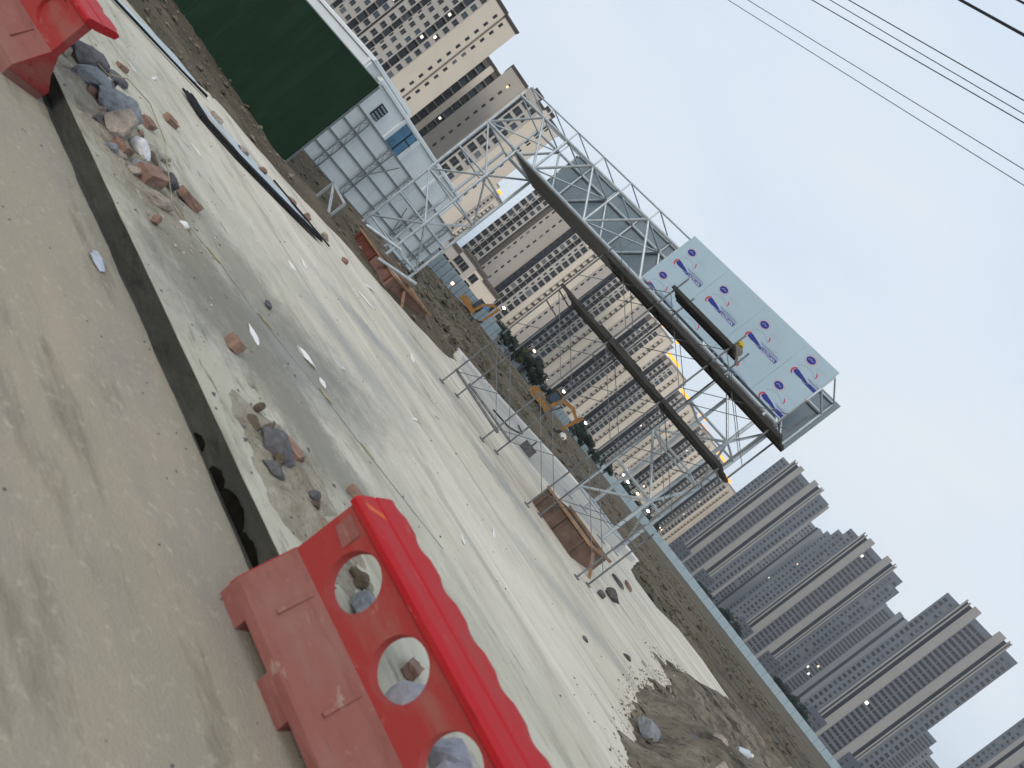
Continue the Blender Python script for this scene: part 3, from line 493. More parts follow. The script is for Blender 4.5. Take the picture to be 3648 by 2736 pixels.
# ================================================================== BARRIERS
def make_barrier(label):
    t = thing('road_barrier', label, 'barrier', group='red plastic road barriers')
    L = 1.74; yf, yb = 0.13, 0.205; z0, z1 = 0.42, 0.80
    # lower body: sloped front, with lifting notches along the foot
    g = MB(); prof = [(0.0, 0.075), (0.0, 0.13), (0.05, 0.24), (yf, z0), (yb, z0), (0.30, 0.24), (0.40, 0.12), (0.40, 0.075)]
    g.prism(prof, 'x', 0, L)
    g.build('lower_body', 'faded_red', t)
    for a, b in ((-0.008, -0.001), (L + 0.001, L + 0.008)): g = MB(); g.prism(prof, 'x', a, b); g.build('end_plate', 'dusty_red', t)
    for a, b in ((0.0, 0.22), (0.52, 0.78), (1.04, 1.26), (1.48, 1.74)):
        g = MB(); g.prism([(0.01, 0), (0.0, 0.0749), (0.40, 0.0749), (0.39, 0)], 'x', a, b); g.build('foot', 'faded_red', t)
    # moulded ribs on the slope
    for x in (0.28, 0.85, 1.42):
        g = MB(); g.prism([(0.036, 0.22), (0.028, 0.235), (0.112, 0.40), (0.125, 0.39)], 'x', x - 0.012, x + 0.012); g.build('rib', 'faded_red', t)
    # band pierced by round holes
    g = MB(); cx = [0.36, 0.865, 1.37]; cuts = [0, 0.612, 1.118, L]; zc = 0.61; r = 0.158
    for c, a, b in zip(cx, cuts[:-1], cuts[1:]):
        ang = sorted(set([2 * math.pi * i / 32 for i in range(32)] + [math.atan2(q, p) % (2 * math.pi) for p in (a - c, b - c) for q in (z0 - zc, z1 - zc)]))
        n = len(ang); ring = []
        for y in (yf, yb):
            rr = r * (1.0 if y == yf else 0.97)
            inner = [(c + rr * math.cos(q), y, zc + rr * math.sin(q)) for q in ang]; outer = []
            for q in ang:
                dx, dz = math.cos(q), math.sin(q); s = min(((b - c) / dx if dx > 1e-9 else (a - c) / dx if dx < -1e-9 else 9), ((z1 - zc) / dz if dz > 1e-9 else (z0 - zc) / dz if dz < -1e-9 else 9))
                outer.append((c + dx * s, y, zc + dz * s))
            g.add(inner + outer, [(i, (i + 1) % n, n + (i + 1) % n, n + i) for i in range(n)])
            ring.append(inner)
        lip = [(p[0] + 0.008 * math.cos(q), yf - 0.001, p[2] + 0.008 * math.sin(q)) for p, q in zip(ring[0], ang)]
        g.add(ring[0] + lip, [(i, (i + 1) % n, n + (i + 1) % n, n + i) for i in range(n)])
        g.add(ring[0] + ring[1], [(i, (i + 1) % n, n + (i + 1) % n, n + i) for i in range(n)], 1)
    for x in (0, L): g.add([(x, yf, z0), (x, yb, z0), (x, yb, z1), (x, yf, z1)], [(0, 1, 2, 3)])
    g.build('pierced_band', ['dusty_red', 'red_inside'], t, fix=False)
    # top cap with a groove and lugs along its far side
    g = MB(); n = 90; vv = []; ff = []
    for i in range(n + 1):
        x = -0.012 + (L + 0.024) * i / n; w = 0.5 - 0.5 * math.cos(2 * math.pi * (x - 0.02) / 0.285); w = min(1, w * 1.5); yb2 = 0.412 + 0.024 * w; zt = 0.92 + 0.010 * w
        pr_ = [(0.105, z1), (0.10, 0.835), (0.112, 0.852), (0.132, 0.862), (0.225, 0.885), (0.235, 0.877), (0.25, 0.893), (yb2 - 0.05, zt), (yb2 - 0.012, zt - 0.004), (yb2, zt - 0.02), (yb2 - 0.01, 0.86), (0.22, z1)]
        m_ = len(pr_); vv += [(x, p[0], p[1]) for p in pr_]
        if i: a = (i - 1) * m_; b = i * m_; ff += [(a + q, a + (q + 1) % m_, b + (q + 1) % m_, b + q) for q in range(m_)]
    ff += [tuple(range(m_)), tuple(n * m_ + q for q in range(m_))[::-1]]
    g.add(vv, ff); g.build('top_cap', 'red_plastic', t)
    g = MB(); g.add([(0.03, 0.128, 0.861), (0.075, 0.128, 0.861), (0.16, 0.22, 0.886), (0.11, 0.22, 0.886)], [(0, 1, 2, 3)]); g.build('sticker', 'orange_sticker', t)
    g = MB(); g.prism([(0.045, 0.66), (0.175, 0.64), (0.175, 0.755), (0.045, 0.765)], 'y', yf - 0.008, yf - 0.001); g.build('pale_patch', 'faded_red', t)
    return t
def dup(root, loc, rz, label):
    r = root.copy(); col.objects.link(r); r.location = loc; r.rotation_euler = (0, 0, rz); r['label'] = label
    for ch in list(root.children):
        c = ch.copy(); col.objects.link(c); c.parent = r
        for q in ch.children:
            d = q.copy(); col.objects.link(d); d.parent = c
    return r
b1 = make_barrier('near red plastic road barrier with round holes against the slab edge')
b1.location = (-2.09, 3.46, -0.17)
b2 = dup(b1, (-9.03, 3.02, -0.17), R(12), 'farther red road barrier cut off by the top left corner')
for x in (0.36, 0.865, 1.37):     # the far barrier's holes are moulded shut
    g = MB(); g.tube((x, 0.165, 0.61), (x, 0.19, 0.61), 0.157, 24); g.build('hole_plug', 'dusty_red', b2)
# cord trailing from the far barrier across the rubble
g = MB(); P = [(-7.5, 3.9, 0.42), (-7.75, 4.15, 0.36), (-8.1, 4.5, 0.40), (-7.95, 4.75, 0.40), (-7.6, 4.95, 0.28), (-7.35, 4.95, 0.2), (-7.05, 4.95, 0.12), (-6.8, 4.95, 0.05), (-6.5, 5.1, 0.02)]
g.path(P, 0.006, 6); tag(g.build('cord', 'cord_yellow', smooth=True), 'thin straw-coloured cord draped over the rubble pile', 'cord')
g = MB(); r_ = random.Random(4); Q = [(-4.97 + 0.16 * math.cos(a) * r_.uniform(.6, 1.1), 3.62 + 0.06 * math.sin(a) * r_.uniform(.6, 1.2)) for a in [i * 0.63 for i in range(10)]]
g.add([(x, y, -0.164 + 0.02 * r_.random()) for x, y in Q] + [(-4.97, 3.62, -0.12)], [(i, (i + 1) % 10, 10) for i in range(10)]); tag(g.build('plastic_scrap', 'water_film'), 'crumpled pale plastic film on the road by the slab edge', 'plastic scrap')

# ================================================================== GREEN HOARDING, CONTAINERS
hx = thing('green_hoarding', 'tall dark green turf-covered hoarding left of the gate', 'hoarding', (-17.06, 13.5, 0.05))
x = 0.0; i = 0
while x > -24:
    w = 2.0; g = MB(); g.box(x - w + 0.003, x - 0.003, 0, 0.03, -0.1, 3.12); g.build('turf_panel', 'turf_green', hx); x -= w
for k in range(13): g = MB(); g.bar((-k * 2.0 - 0.06, 0.08, -0.1), (-k * 2.0 - 0.06, 0.08, 3.1), 0.08); g.build('post', 'frame_grey', hx)
g = MB(); g.bar((0.01, 0.015, 3.135), (-24, 0.015, 3.135), 0.05, 0.03); g.build('top_rail', 'frame_grey', hx)

def container(name, label, x0, x1, y0, y1, z0, z1, joints_x=(), joints_y=()):
    """flat-pack site office: wall panels between corner posts, roof beam, floor beam; visible faces are y0 (front) and x1 (right)"""
    t = thing(name, label, 'site office', (0, 0, 0))
    g = MB(); g.box(x0 + 0.06, x1 - 0.06, y0 + 0.06, y1 - 0.06, z0 + 0.1, z1 - 0.1); g.build('wall', 'container_white', t)
    g = MB(); g.box(x0 - 0.03, x1 + 0.03, y0 - 0.03, y1 + 0.03, z1 - 0.11, z1); g.build('roof_beam', 'container_trim', t)
    g = MB(); g.box(x0 + 0.05, x1 - 0.05, y0 + 0.05, y1 - 0.05, z1 + 0.001, z1 + 0.05); g.build('roof_sheet', 'container_trim', t)
    g = MB(); g.box(x0 - 0.02, x1 + 0.02, y0 - 0.02, y1 + 0.02, z0, z0 + 0.16); g.build('floor_beam', 'container_trim', t)
    for x in joints_x: g = MB(); g.box(x - 0.09, x + 0.09, y0 - 0.02, y0 + 0.1, z0 + 0.161, z1 - 0.111); g.build('corner_post', 'container_trim', t)
    for y in joints_y: g = MB(); g.box(x1 - 0.1, x1 + 0.02, y - 0.06, y + 0.06, z0 + 0.161, z1 - 0.111); g.build('corner_post', 'container_trim', t)
    return t
container('site_container', 'white site office container rising behind the green hoarding', -43.0, -25.25, 19.05, 22.0, 1.2, 4.25, joints_x=[-43 + 0.1, -37.2, -31.4, -25.5])
ct = container('site_container', 'white site office container with blue window behind the steel-framed sheets', -31, -25.0, 19.72, 27.4, 1.15, 4.02, joints_y=[19.8, 21.86, 23.16, 25.4, 27.3])
wn = MB(); wn.box(-25.052, -25.012, 21.98, 23.04, 2.7, 3.885); wf = wn.build('window', 'window_blue', ct)
for a, b, c, d in ((21.94, 21.99, 2.68, 3.9), (23.03, 23.08, 2.68, 3.9), (21.99, 23.03, 3.86, 3.9), (22.55, 22.6, 2.7, 3.86), (22.6, 23.03, 3.42, 3.46)):
    g = MB(); g.box(-25.011, -24.985, a, b, c, d); g.build('frame', 'black_metal' if a > 22.3 and b < 23.02 or c == 3.42 else 'container_trim', wf)
g = MB(); g.box(-25.055, -25.01, 20.57, 21.04, 2.93, 3.53); vt = g.build('vent', 'black_metal', ct)
for q in range(4): g = MB(); g.prism([(-25.008, 2.95 + 0.145 * q + 0.02), (-24.96, 2.95 + 0.145 * q), (-24.96, 2.95 + 0.145 * q + 0.055), (-25.008, 2.95 + 0.145 * q + 0.085)], 'y', 20.6, 21.01); g.build('louvre', 'back_sheet', vt)
# steel-framed sheet wall in front of the office
sw = thing('sheet_wall', 'white sheet wall on a grey steel lattice frame behind the left pillar', 'sheet wall', (-23.0, 18.2, 0.22))
ny_ = 7; pw = 8.5 / ny_
for i in range(ny_):
    for j, (a, b) in enumerate(((0.0, 0.58), (0.58, 1.2), (1.2, 1.82), (1.82, 2.46))):
        g = MB(); g.box(-0.06, -0.03, i * pw + 0.006, (i + 1) * pw - 0.006, a + 0.006, b - 0.006); g.build('sheet', 'sheet_white', sw)
for z in (0.02, 0.58, 1.2, 1.82, 2.46): g = MB(); g.box(-0.03, 0.02, -0.02, 8.52, z - 0.028, z + 0.028); g.build('rail', 'frame_grey', sw)
for i in range(5):
    y = 0.75 + i * 1.72
    for dy in (0, 0.28): g = MB(); g.box(0.021, 0.06, y + dy - 0.02, y + dy + 0.02, -0.1, 2.46); g.build('post', 'frame_grey', sw)
    g = MB()
    for q in range(8): a, b = 0.05 + q * 0.3, 0.05 + (q + 1) * 0.3; g.bar((0.04, y + (0.02 if q % 2 else 0.26), a), (0.04, y + (0.26 if q % 2 else 0.02), b), 0.014)
    g.build('lacing', 'frame_grey', sw)
for y0, y1, za, zb in ((2.5, 3.4, 0.9, 2.3), (6.0, 5.3, 0.2, 1.6)): g = MB(); g.bar((0.09, y0, za), (0.09, y1, zb), 0.035); g.build('brace', 'frame_grey', sw)
# low posts with plates standing on the soil before the sheet wall
for k, (x, y, lab) in enumerate(((-16.95, 14.95, 'short steel stub post with raking strut on the soil by the left pillar'), )):
    t = thing('stub_frame', lab, 'steel frame', (x, y, 0.1))
    for a, b in (((0, 0, -0.1), (0, 0, 0.62)), ((0.62, 0.25, -0.1), (0, 0, 0.6)), ((0.62, 0.25, -0.1), (0.62, 0.25, 0.5)), ((0, 0, 0.58), (0.62, 0.25, 0.48))):
        g = MB(); g.bar(a, b, 0.06); g.build('bar', 'galvanised', t)

# ================================================================== THE GATE
gt = thing('truss_gate', 'unfinished steel truss entrance gate with pale logo panels on its beam', 'gate', (-11, 17.2, 0))
def gp(p): return (p[0] + 11, p[1] - 17.2, p[2])
def gtube(name, a, b, r, m='galvanised', par=None):
    g = MB(); g.tube(gp(a), gp(b), r, 8); return g.build(name, m, par or gt, smooth=False)
YF, YB = 17.2, 18.8; ZB_, ZT, ZR = 5.27, 6.5, 6.87
def pillar(x0, x1, zb, yb, nseg):
    zs_ = [zb + (ZB_ - zb) * i / nseg for i in range(nseg + 1)]
    for x in (x0, x1):
        for y in (YF, yb): gtube('pillar_chord', (x, y, zb - 0.3), (x, y, ZB_), 0.048)
    for i in range(nseg + 1):
        z = zs_[i]
        for a, b in (((x0, YF), (x1, YF)), ((x1, YF), (x1, yb)), ((x1, yb), (x0, yb)), ((x0, yb), (x0, YF))): gtube('pillar_strut', (*a, z), (*b, z), 0.03)
        if i < nseg:
            z2 = zs_[i + 1]
            for f, (a, b) in enumerate((((x0, YF), (x1, YF)), ((x1, YF), (x1, yb)), ((x1, yb), (x0, yb)), ((x0, yb), (x0, YF)))):
                if f > 1: continue
                if (i + f) % 2: a, b = b, a
                gtube('pillar_diagonal', (*a, z), (*b, z2), 0.032)
    for x in (x0, x1):
        for y in (YF, yb): g = MB(); X, Y, Z = gp((x, y, zb - 0.3)); g.box(X - 0.12, X + 0.12, Y - 0.12, Y + 0.12, Z - 0.02, Z); g.build('base_plate', 'galvanised_dark', gt)
pillar(-17.46, -15.87, 0.85, 18.6, 4)
pillar(-6.72, -5.42, 1.02, 18.6, 4)
XL, XR = -17.46, -5.1
for y in (YF, YB):
    gtube('bottom_chord', (XL, y, ZB_), (XR, y, ZB_), 0.048); gtube('top_chord', (XL, y, ZT), (XR, y, ZT), 0.045)
    gtube('top_rail', (XL, y, ZR), (XR, y, ZR), 0.026)
nodes = [XL + (XR - XL) * i / 10 for i in range(11)]
for i, x in enumerate(nodes):
    for y in (YF, YB):
        gtube('rail_post', (x, y, ZT), (x, y, ZR), 0.02)
        if i in (0, 10) or i % 2 == 0: gtube('beam_upright', (x, y, ZB_), (x, y, ZT), 0.036)
        if i < 10:
            a, b = ((x, y, ZB_), (nodes[i + 1], y, ZT)) if i % 2 == 0 else ((x, y, ZT), (nodes[i + 1], y, ZB_)); gtube('beam_diagonal', a, b, 0.038)
    gtube('cross_tie', (x, YF, ZB_), (x, YB, ZB_), 0.026); gtube('cross_tie', (x, YF, ZT), (x, YB, ZT), 0.026); gtube('cross_tie', (x, YF, ZR), (x, YB, ZR), 0.02)
    if i % 2 == 0 and i < 10: gtube('wind_brace', (x, YF, ZB_), (nodes[i + 1], YB, ZT), 0.024)
# back cladding and soffit sheets
x = -15.68
while x < -5.0:
    w = min(1.19, -4.95 - x); g = MB(); X, Y, Z = gp((x, 18.845, 5.24)); g.box(X + 0.004, X + w - 0.004, Y, Y + 0.04, Z, Z + 1.72); g.build('back_sheet', 'back_sheet', gt); x += w
x = -15.87
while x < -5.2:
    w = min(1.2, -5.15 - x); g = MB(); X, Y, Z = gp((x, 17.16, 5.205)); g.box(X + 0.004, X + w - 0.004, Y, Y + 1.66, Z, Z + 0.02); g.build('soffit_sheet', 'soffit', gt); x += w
for x in (-9.3, -7.2): g = MB(); X, Y, Z = gp((x, 18.6, 6.2)); g.box(X, X + 0.28, Y, Y + 0.06, Z, Z + 0.16); g.build('bracket', 'dark_steel', gt)
# printed front panels
def letters(body, size):
    cu = bpy.data.curves.new('lettering', 'FONT'); cu.body = body; cu.size = size; cu.extrude = 0.0; cu.resolution_u = 2
    o = bpy.data.objects.new('lettering', cu); col.objects.link(o); dg = bpy.context.evaluated_depsgraph_get()
    me = bpy.data.meshes.new_from_object(o.evaluated_get(dg)); bpy.data.objects.remove(o); me.materials.clear(); me.materials.append(MATS['logo_white']); return me
LET = letters('LNZEUAN', 0.094)
def flat(poly, y, mi, g): g.add([(p[0], y, p[1]) for p in poly], [tuple(range(len(poly)))], mi)
def logo_mesh():
    g = MB(); el = lambda cx, cz, a, b, n=28: [(cx + a * math.cos(2 * math.pi * i / n), cz + b * math.sin(2 * math.pi * i / n)) for i in range(n)]
    # oval badge: pale red ring, white ring, blue centre with a pale script stroke
    flat(el(0, 0, 0.128, 0.094), -0.001, 2, g); flat(el(0, 0, 0.119, 0.086), -0.002, 3, g); flat(el(0, 0, 0.109, 0.077), -0.003, 0, g)
    flat([(-0.065, -0.012), (-0.02, 0.028), (0.03, 0.006), (0.07, 0.02), (0.065, 0.005), (0.03, -0.012), (-0.02, 0.008), (-0.05, -0.024)], -0.004, 1, g)
    # red crescent on the left end, blue wedge, blue band
    cres = [(-0.035 + 0.085 * math.cos(a), -0.375 + 0.085 * math.sin(a)) for a in [R(100 + 8 * i) for i in range(21)]] + [(-0.012 + 0.068 * math.cos(a), -0.375 + 0.072 * math.sin(a)) for a in [R(260 - 8 * i) for i in range(21)]]
    flat(cres, -0.001, 2, g)
    flat([(-0.05, -0.315), (0.0, -0.302), (0.10, -0.322), (0.22, -0.345), (0.34, -0.38), (0.30, -0.405), (0.18, -0.41), (0.05, -0.415), (-0.04, -0.405), (-0.07, -0.37)], -0.002, 0, g)
    flat([(0.2, -0.432), (0.8, -0.435), (0.8, -0.352), (0.36, -0.352), (0.28, -0.385)], -0.002, 1, g)
    flat([(0.3, -0.428), (0.79, -0.43), (0.79, -0.36), (0.37, -0.36)], -0.003, 0, g)
    for z, x0, x1 in ((-0.335, 0.30, 0.79), (-0.318, 0.26, 0.80), (-0.300, 0.24, 0.74)): flat([(x0, z), (x1, z), (x1, z + 0.009), (x0, z + 0.009)], -0.002, 1, g)
    # faint arc over the mark, red crescent at its right end, grey print lines
    arc = [(0.12 + 0.23 * math.cos(a), -0.30 + 0.16 * math.sin(a)) for a in [R(160 - 7 * i) for i in range(20)]] + [(0.12 + 0.222 * math.cos(a), -0.30 + 0.152 * math.sin(a)) for a in [R(27 + 7 * i) for i in range(20)]]
    flat(arc, -0.001, 1, g)
    rc = [(0.27, -0.10), (0.32, -0.118), (0.352, -0.155), (0.355, -0.20), (0.335, -0.235), (0.338, -0.19), (0.318, -0.155), (0.29, -0.122)]
    flat(rc, -0.002, 2, g)
    for z, x0, x1 in ((-0.02, 0.22, 0.42), (-0.05, 0.24, 0.52), (-0.25, 0.42, 0.66), (-0.27, 0.44, 0.60)):
        x = x0
        while x < x1: flat([(x, z), (x + 0.025, z), (x + 0.025, z + 0.013), (x, z + 0.013)], -0.001, 4, g); x += 0.045
    g.v = [(p[0] * 1.1, p[1], p[2] * 1.1 + 0.02) for p in g.v]
    me = g.mesh('logo_print', ['logo_blue', 'logo_pale', 'logo_red', 'logo_white', 'print_grey']); return me
LOGO = logo_mesh()
for (x0, x1, oz) in ((-10.03, -8.70, 6.62), (-8.70, -7.37, 6.52), (-7.37, -6.04, 6.59), (-6.04, -5.1, 6.74)):
    g = MB(); X, Y, Z = gp((x0, 17.155, 5.37)); w = x1 - x0; g.box(X + 0.003, X + w - 0.003, Y - 0.012, Y, Z, Z + 1.62); p = g.build('logo_panel', 'logo_panel', gt)
    for q in (0, 1):
        zc = oz - 0.885 * q
        if zc - 0.45 < 5.37:
            pass
        o = obj('logo_print', LOGO, p, (X + 0.33, Y - 0.0135, zc))
        if zc < 5.82:   # lower print runs off the panel: trim what falls below the sheet
            me = LOGO.copy(); bm = bmesh.new(); bm.from_mesh(me); bmesh.ops.bisect_plane(bm, geom=bm.verts[:] + bm.edges[:] + bm.faces[:], plane_co=(0, 0, 5.375 - zc), plane_no=(0, 0, -1), clear_outer=True); bm.to_mesh(me); bm.free(); o.data = me
        if x1 > -5.5:
            me = o.data.copy(); bm = bmesh.new(); bm.from_mesh(me); bmesh.ops.bisect_plane(bm, geom=bm.verts[:] + bm.edges[:] + bm.faces[:], plane_co=(w - 0.335, 0, 0), plane_no=(1, 0, 0), clear_outer=True); bm.to_mesh(me); bm.free(); o.data = me
        if zc - 0.43 > 5.38 and x1 < -5.5: l = obj('lettering', LET, p, (X + 0.33 + 0.41, Y - 0.018, zc - 0.452)); l.rotation_euler = (R(90), 0, 0)

# ================================================================== SCAFFOLD
sc = thing('scaffold', 'steel frame scaffold with dark plank decks in front of the gate', 'scaffold', (-7.25, 15.7, 0))
def sp(p): return (p[0] + 7.25, p[1] - 15.7, p[2])
FX = [-10.0, -8.17, -6.33, -4.5]; Y0, Y1 = 15.25, 16.15
LV = [0.0, 1.78, 3.55]
for fi, x in enumerate(FX):
    for li, z in enumerate(LV):
        top = z + 1.70
        if li == 2: top = {0: 5.0, 1: 5.66, 2: 5.66, 3: 5.6}[fi]
        g = MB()
        for y in (Y0, Y1): g.tube(sp((x, y, z + (0.03 if li == 0 else 0.0))), sp((x, y, top)), 0.021, 7)
        for zz in (z + 1.62, z + 1.25) if li < 2 else (z + 1.22,): g.tube(sp((x, Y0, zz)), sp((x, Y1, zz)), 0.018, 6)
        g.build('frame', 'scaffold_tube', sc)
    for y in (Y0, Y1): g = MB(); X, Y, Z = sp((x, y, 0)); g.box(X - 0.06, X + 0.06, Y - 0.06, Y + 0.06, 0.004, 0.03); g.build('foot_plate', 'scaffold_tube', sc)
for a, b in zip(FX[:-1], FX[1:]):
    for li, z in enumerate(LV):
        for y in (Y0, Y1):
            for s in (0, 1):
                p, q = ((a, y, z + 1.62), (b, y, z + 0.4)) if s == 0 else ((a, y, z + 0.4), (b, y, z + 1.62))
                g = MB(); g.tube(sp(p), sp(q), 0.0085, 6); g.build('cross_brace', 'rod', sc)
def deck(x0, x1, z, y0, y1, n, par=sc):
    w = (y1 - y0) / n
    for i in range(n):
        g = MB(); j = random.Random(int(x0 * 100) + i).uniform(-0.05, 0.05); X0, Ya, Z = sp((x0 + j, y0 + i * w + 0.008, z + 0.008 * (i % 2))); X1, Yb, _ = sp((x1 + j, y0 + (i + 1) * w - 0.008, z)); g.box(X0, X1, Ya, Yb, Z, Z + 0.06); g.build('plank', 'plank', par)
    for y in (y0 - 0.045, y1 + 0.005):
        g = MB(); X0, Ya, Z = sp((x0, y, z - 0.02)); X1 = sp((x1 - 0.01, 0, 0))[0]; g.box(X0, X1, Ya, Ya + 0.04, Z, Z + 0.085); g.build('deck_beam', 'plank', par)
for a, b in zip(FX[:-1], FX[1:]): deck(a - 0.02, b + 0.01, 3.50, 15.22, 16.28, 5)
for a, b in zip(FX[:-1], FX[1:]): deck(a - 0.02, b + (0.28 if b > -5 else 0.01), 4.72, 15.20, 16.0, 4)
deck(-8.22, -6.26, 5.27, 15.2, 15.75, 3)
g = MB(); g.tube(sp((-10.05, 15.3, 0.44)), sp((-8.1, 15.3, 0.38)), 0.035, 8); g.tube(sp((-10.02, 16.1, 0.42)), sp((-8.15, 16.1, 0.42)), 0.03, 8); g.build('ledger', 'scaffold_tube', sc)
g = MB(); g.box(*sp((-8.6, 0, 0))[:1], sp((-7.2, 0, 0))[0], -0.45, -0.25, 3.56, 3.62); g.build('plank', 'plank', sc)
# rag and yellow cloth bundled on the upper deck's end
t = thing('cloth_bundle', 'yellow and grey cloth bundle tied at the right end of the top deck', 'cloth bundle', (-6.28, 15.32, 5.33))
me = rock_mesh('yellow_cloth', 'yellow_cloth', 77); o = obj('yellow_cloth', me, t, (0, 0, 0.13)); o.scale = (0.2, 0.18, 0.16)
me = rock_mesh('grey_cloth', 'grey_cloth', 78); o = obj('grey_cloth', me, t, (0.03, 0, 0.0)); o.scale = (0.32, 0.26, 0.26)
g = MB(); g.path([(0.08, -0.05, 0), (0.2, -0.12, -0.1), (0.33, -0.1, -0.24)], 0.03, 7); g.build('strap', 'grey_cloth', t)

# ================================================================== FORMWORK BOXES, GROUND STEEL
def formwork(name, label, x0, x1, y0, y1, h, m1, m2, m3):
    t = thing(name, label, 'formwork', (x0, y0, 0)); X = x1 - x0; Y = y1 - y0
    for a, b, m in ((0, X * 0.52, m1), (X * 0.52, X, m2)): g = MB(); g.box(a + 0.004, b - 0.004, 0, 0.03, 0.005, h - 0.06); g.build('board', m, t)
    for x in (0, X - 0.03): g = MB(); g.box(x, x + 0.03, 0.031, Y, 0.005, h - 0.06); g.build('board', m3, t)
    g = MB(); g.box(0.03, X - 0.03, Y - 0.03, Y, 0.005, h - 0.06); g.build('board', m2, t)
    g = MB(); g.box(0.031, X - 0.031, 0.031, Y - 0.031, 0.005, h - 0.12); g.build('concrete_fill', 'concrete_block', t)
    for a, b in (((-0.05, -0.03), (X + 0.08, -0.03)), ((-0.05, Y + 0.03), (X + 0.08, Y + 0.03))): g = MB(); g.bar((a[0], a[1], h - 0.03), (b[0], b[1], h - 0.03), 0.07, 0.06); g.build('waler', 'timber', t)
    for x in (0.12, X * 0.5, X - 0.12): g = MB(); g.bar((x, -0.035, 0.005), (x, -0.035, h - 0.065), 0.05, 0.03); g.build('stud', m1, t)
    g = MB(); g.bar((X + 0.06, -0.08, h - 0.02), (X + 0.06, Y + 0.1, h - 0.02), 0.06, 0.06); g.build('waler', 'timber', t)
    g = MB(); g.bar((X + 0.45, Y * 0.3, 0.01), (X + 0.04, Y * 0.3, h - 0.1), 0.06); g.build('prop', 'timber', t)
    return t
formwork('foundation_formwork', 'dark brown formwork box under the right pillar of the gate', -6.85, -5.3, 16.55, 18.3, 0.52, 'rust_box', 'rust_box', 'pink_ply')
formwork('foundation_formwork', 'red-brown formwork box under the left pillar of the gate', -16.75, -14.6, 16.75, 18.9, 0.44, 'red_ply', 'pink_ply', 'pink_ply')
for (a, b, lab) in (((-16.55, 16.5, 0.62), (-15.75, 17.3, 0.95), 'upper light steel tube raking from the left pillar foot'), ((-15.2, 16.4, 0.35), (-14.5, 17.4, 0.72), 'lower light steel tube beside the left pillar foot')):
    g = MB(); g.tube(a, b, 0.05, 10); tag(g.build('steel_tube', 'galvanised'), lab, 'steel tube')
g = MB(); g.box(-0.25, 0.25, -0.2, 0.2, 0.005, 0.3); g.box(-0.03, 0.03, -0.03, 0.03, 0.3, 0.5); o = g.build('concrete_weight', 'dark_stone'); o.location = (-11.08, 23.1, 0); o.rotation_euler = (0, 0, 0.4); tag(o, 'small dark concrete weight alone on the grey pavement', 'concrete weight')
g = MB(); g.path([(-12.6, 22.4, 0.03), (-12.3, 23.4, 0.03), (-12.9, 25.2, 0.03), (-13.5, 26.8, 0.05), (-14.3, 27.6, 0.06)], 0.03, 6); tag(g.build('hose', 'dark_steel'), 'dark hose curving over the grey pavement', 'hose')

# ================================================================== STRIPS ON THE APRON EDGE
def strip(name, P, w, h, m, label, cat, seed, n=5):
    t = thing(name, label, cat, (P[0][0], P[0][1], 0)); r = random.Random(seed)
    for k in range(n):
        g = MB(); off = (k - (n - 1) / 2) * w / n; pts = []
        for i, p in enumerate(P):
            q = P[min(i + 1, len(P) - 1)]; o = P[max(0, i - 1)]; d = Vector((q[0] - o[0], q[1] - o[1], 0)).normalized(); nn = Vector((-d.y, d.x, 0))
            pts.append((p[0] - P[0][0] + nn.x * off + r.uniform(-.03, .03), p[1] - P[0][1] + nn.y * off + r.uniform(-.03, .03), 0.02 + h * (0.5 + 0.5 * r.random()) * (1 - abs(off) / w)))
        for a, b in zip(pts[:-1], pts[1:]): g.bar(a, b, w / n * 1.15, 0.035)
        g.build('strip', m, t)
    return t
strip('black_strip_bundle', [(-13.2, 8.2), (-12.5, 8.25), (-12.15, 8.9), (-12.05, 9.9), (-12.05, 11.1), (-12.1, 11.5)], 0.34, 0.08, 'black_foam', 'long bundle of black strips lying on the white concrete', 'strip bundle', 3, 6)
strip('black_strip', [(-15.1, 6.6), (-15.0, 7.6), (-14.95, 8.8), (-15.0, 9.55)], 0.11, 0.05, 'black_foam', 'single straight black strip nearest the green hoarding', 'strip', 4, 2)
def wavy(name, P, label, cat, z=0.02):
    Q = ragged(P, 0.25, 0.12, lambda a, b: False); g = MB(); g.prism(Q, 'z', 0.003, z); return tag(g.build(name, 'blue_sheet'), label, cat)
wavy('foam_sheet', [(-13.75, 8.75), (-13.5, 8.7), (-12.65, 9.6), (-12.55, 10.8), (-12.5, 11.5), (-12.8, 11.6), (-13.2, 10.9), (-13.5, 10.0)], 'pale blue sheet beside the long black strip bundle', 'foam sheet')
wavy('foam_sheet', [(-15.3, 6.4), (-15.25, 8.2), (-15.3, 9.3), (-15.6, 9.6), (-16.1, 9.2), (-16.0, 8.3), (-15.7, 7.4), (-15.7, 6.4)], 'pale blue sheet along the single black strip by the soil', 'foam sheet', 0.03)
for (x, y, lab, m) in ((-13.9, 9.3, 'tan chip on pale concrete at the head of the long blue sheet', 'pale_stone'), (-13.3, 9.75, 'tan chip on the middle of the long blue sheet', 'pale_stone'), (-13.25, 10.35, 'orange brick chip at the edge of the long blue sheet', 'brick'), (-13.1, 11.3, 'orange-brown chip beyond the blue sheet end', 'brick'), (-13.2, 11.9, 'red brick chip by the crossed black battens', 'brick'), (-13.0, 12.5, 'tan brick chip past the crossed black battens', 'pale_stone'), (-12.5, 12.9, 'brown brick chip beyond the tail of the strip bundle', 'brick')):
    stone('brick_chip', m, x, y, (0.34, 0.2, 0.14), lab, 'brick chip', k); k += 1
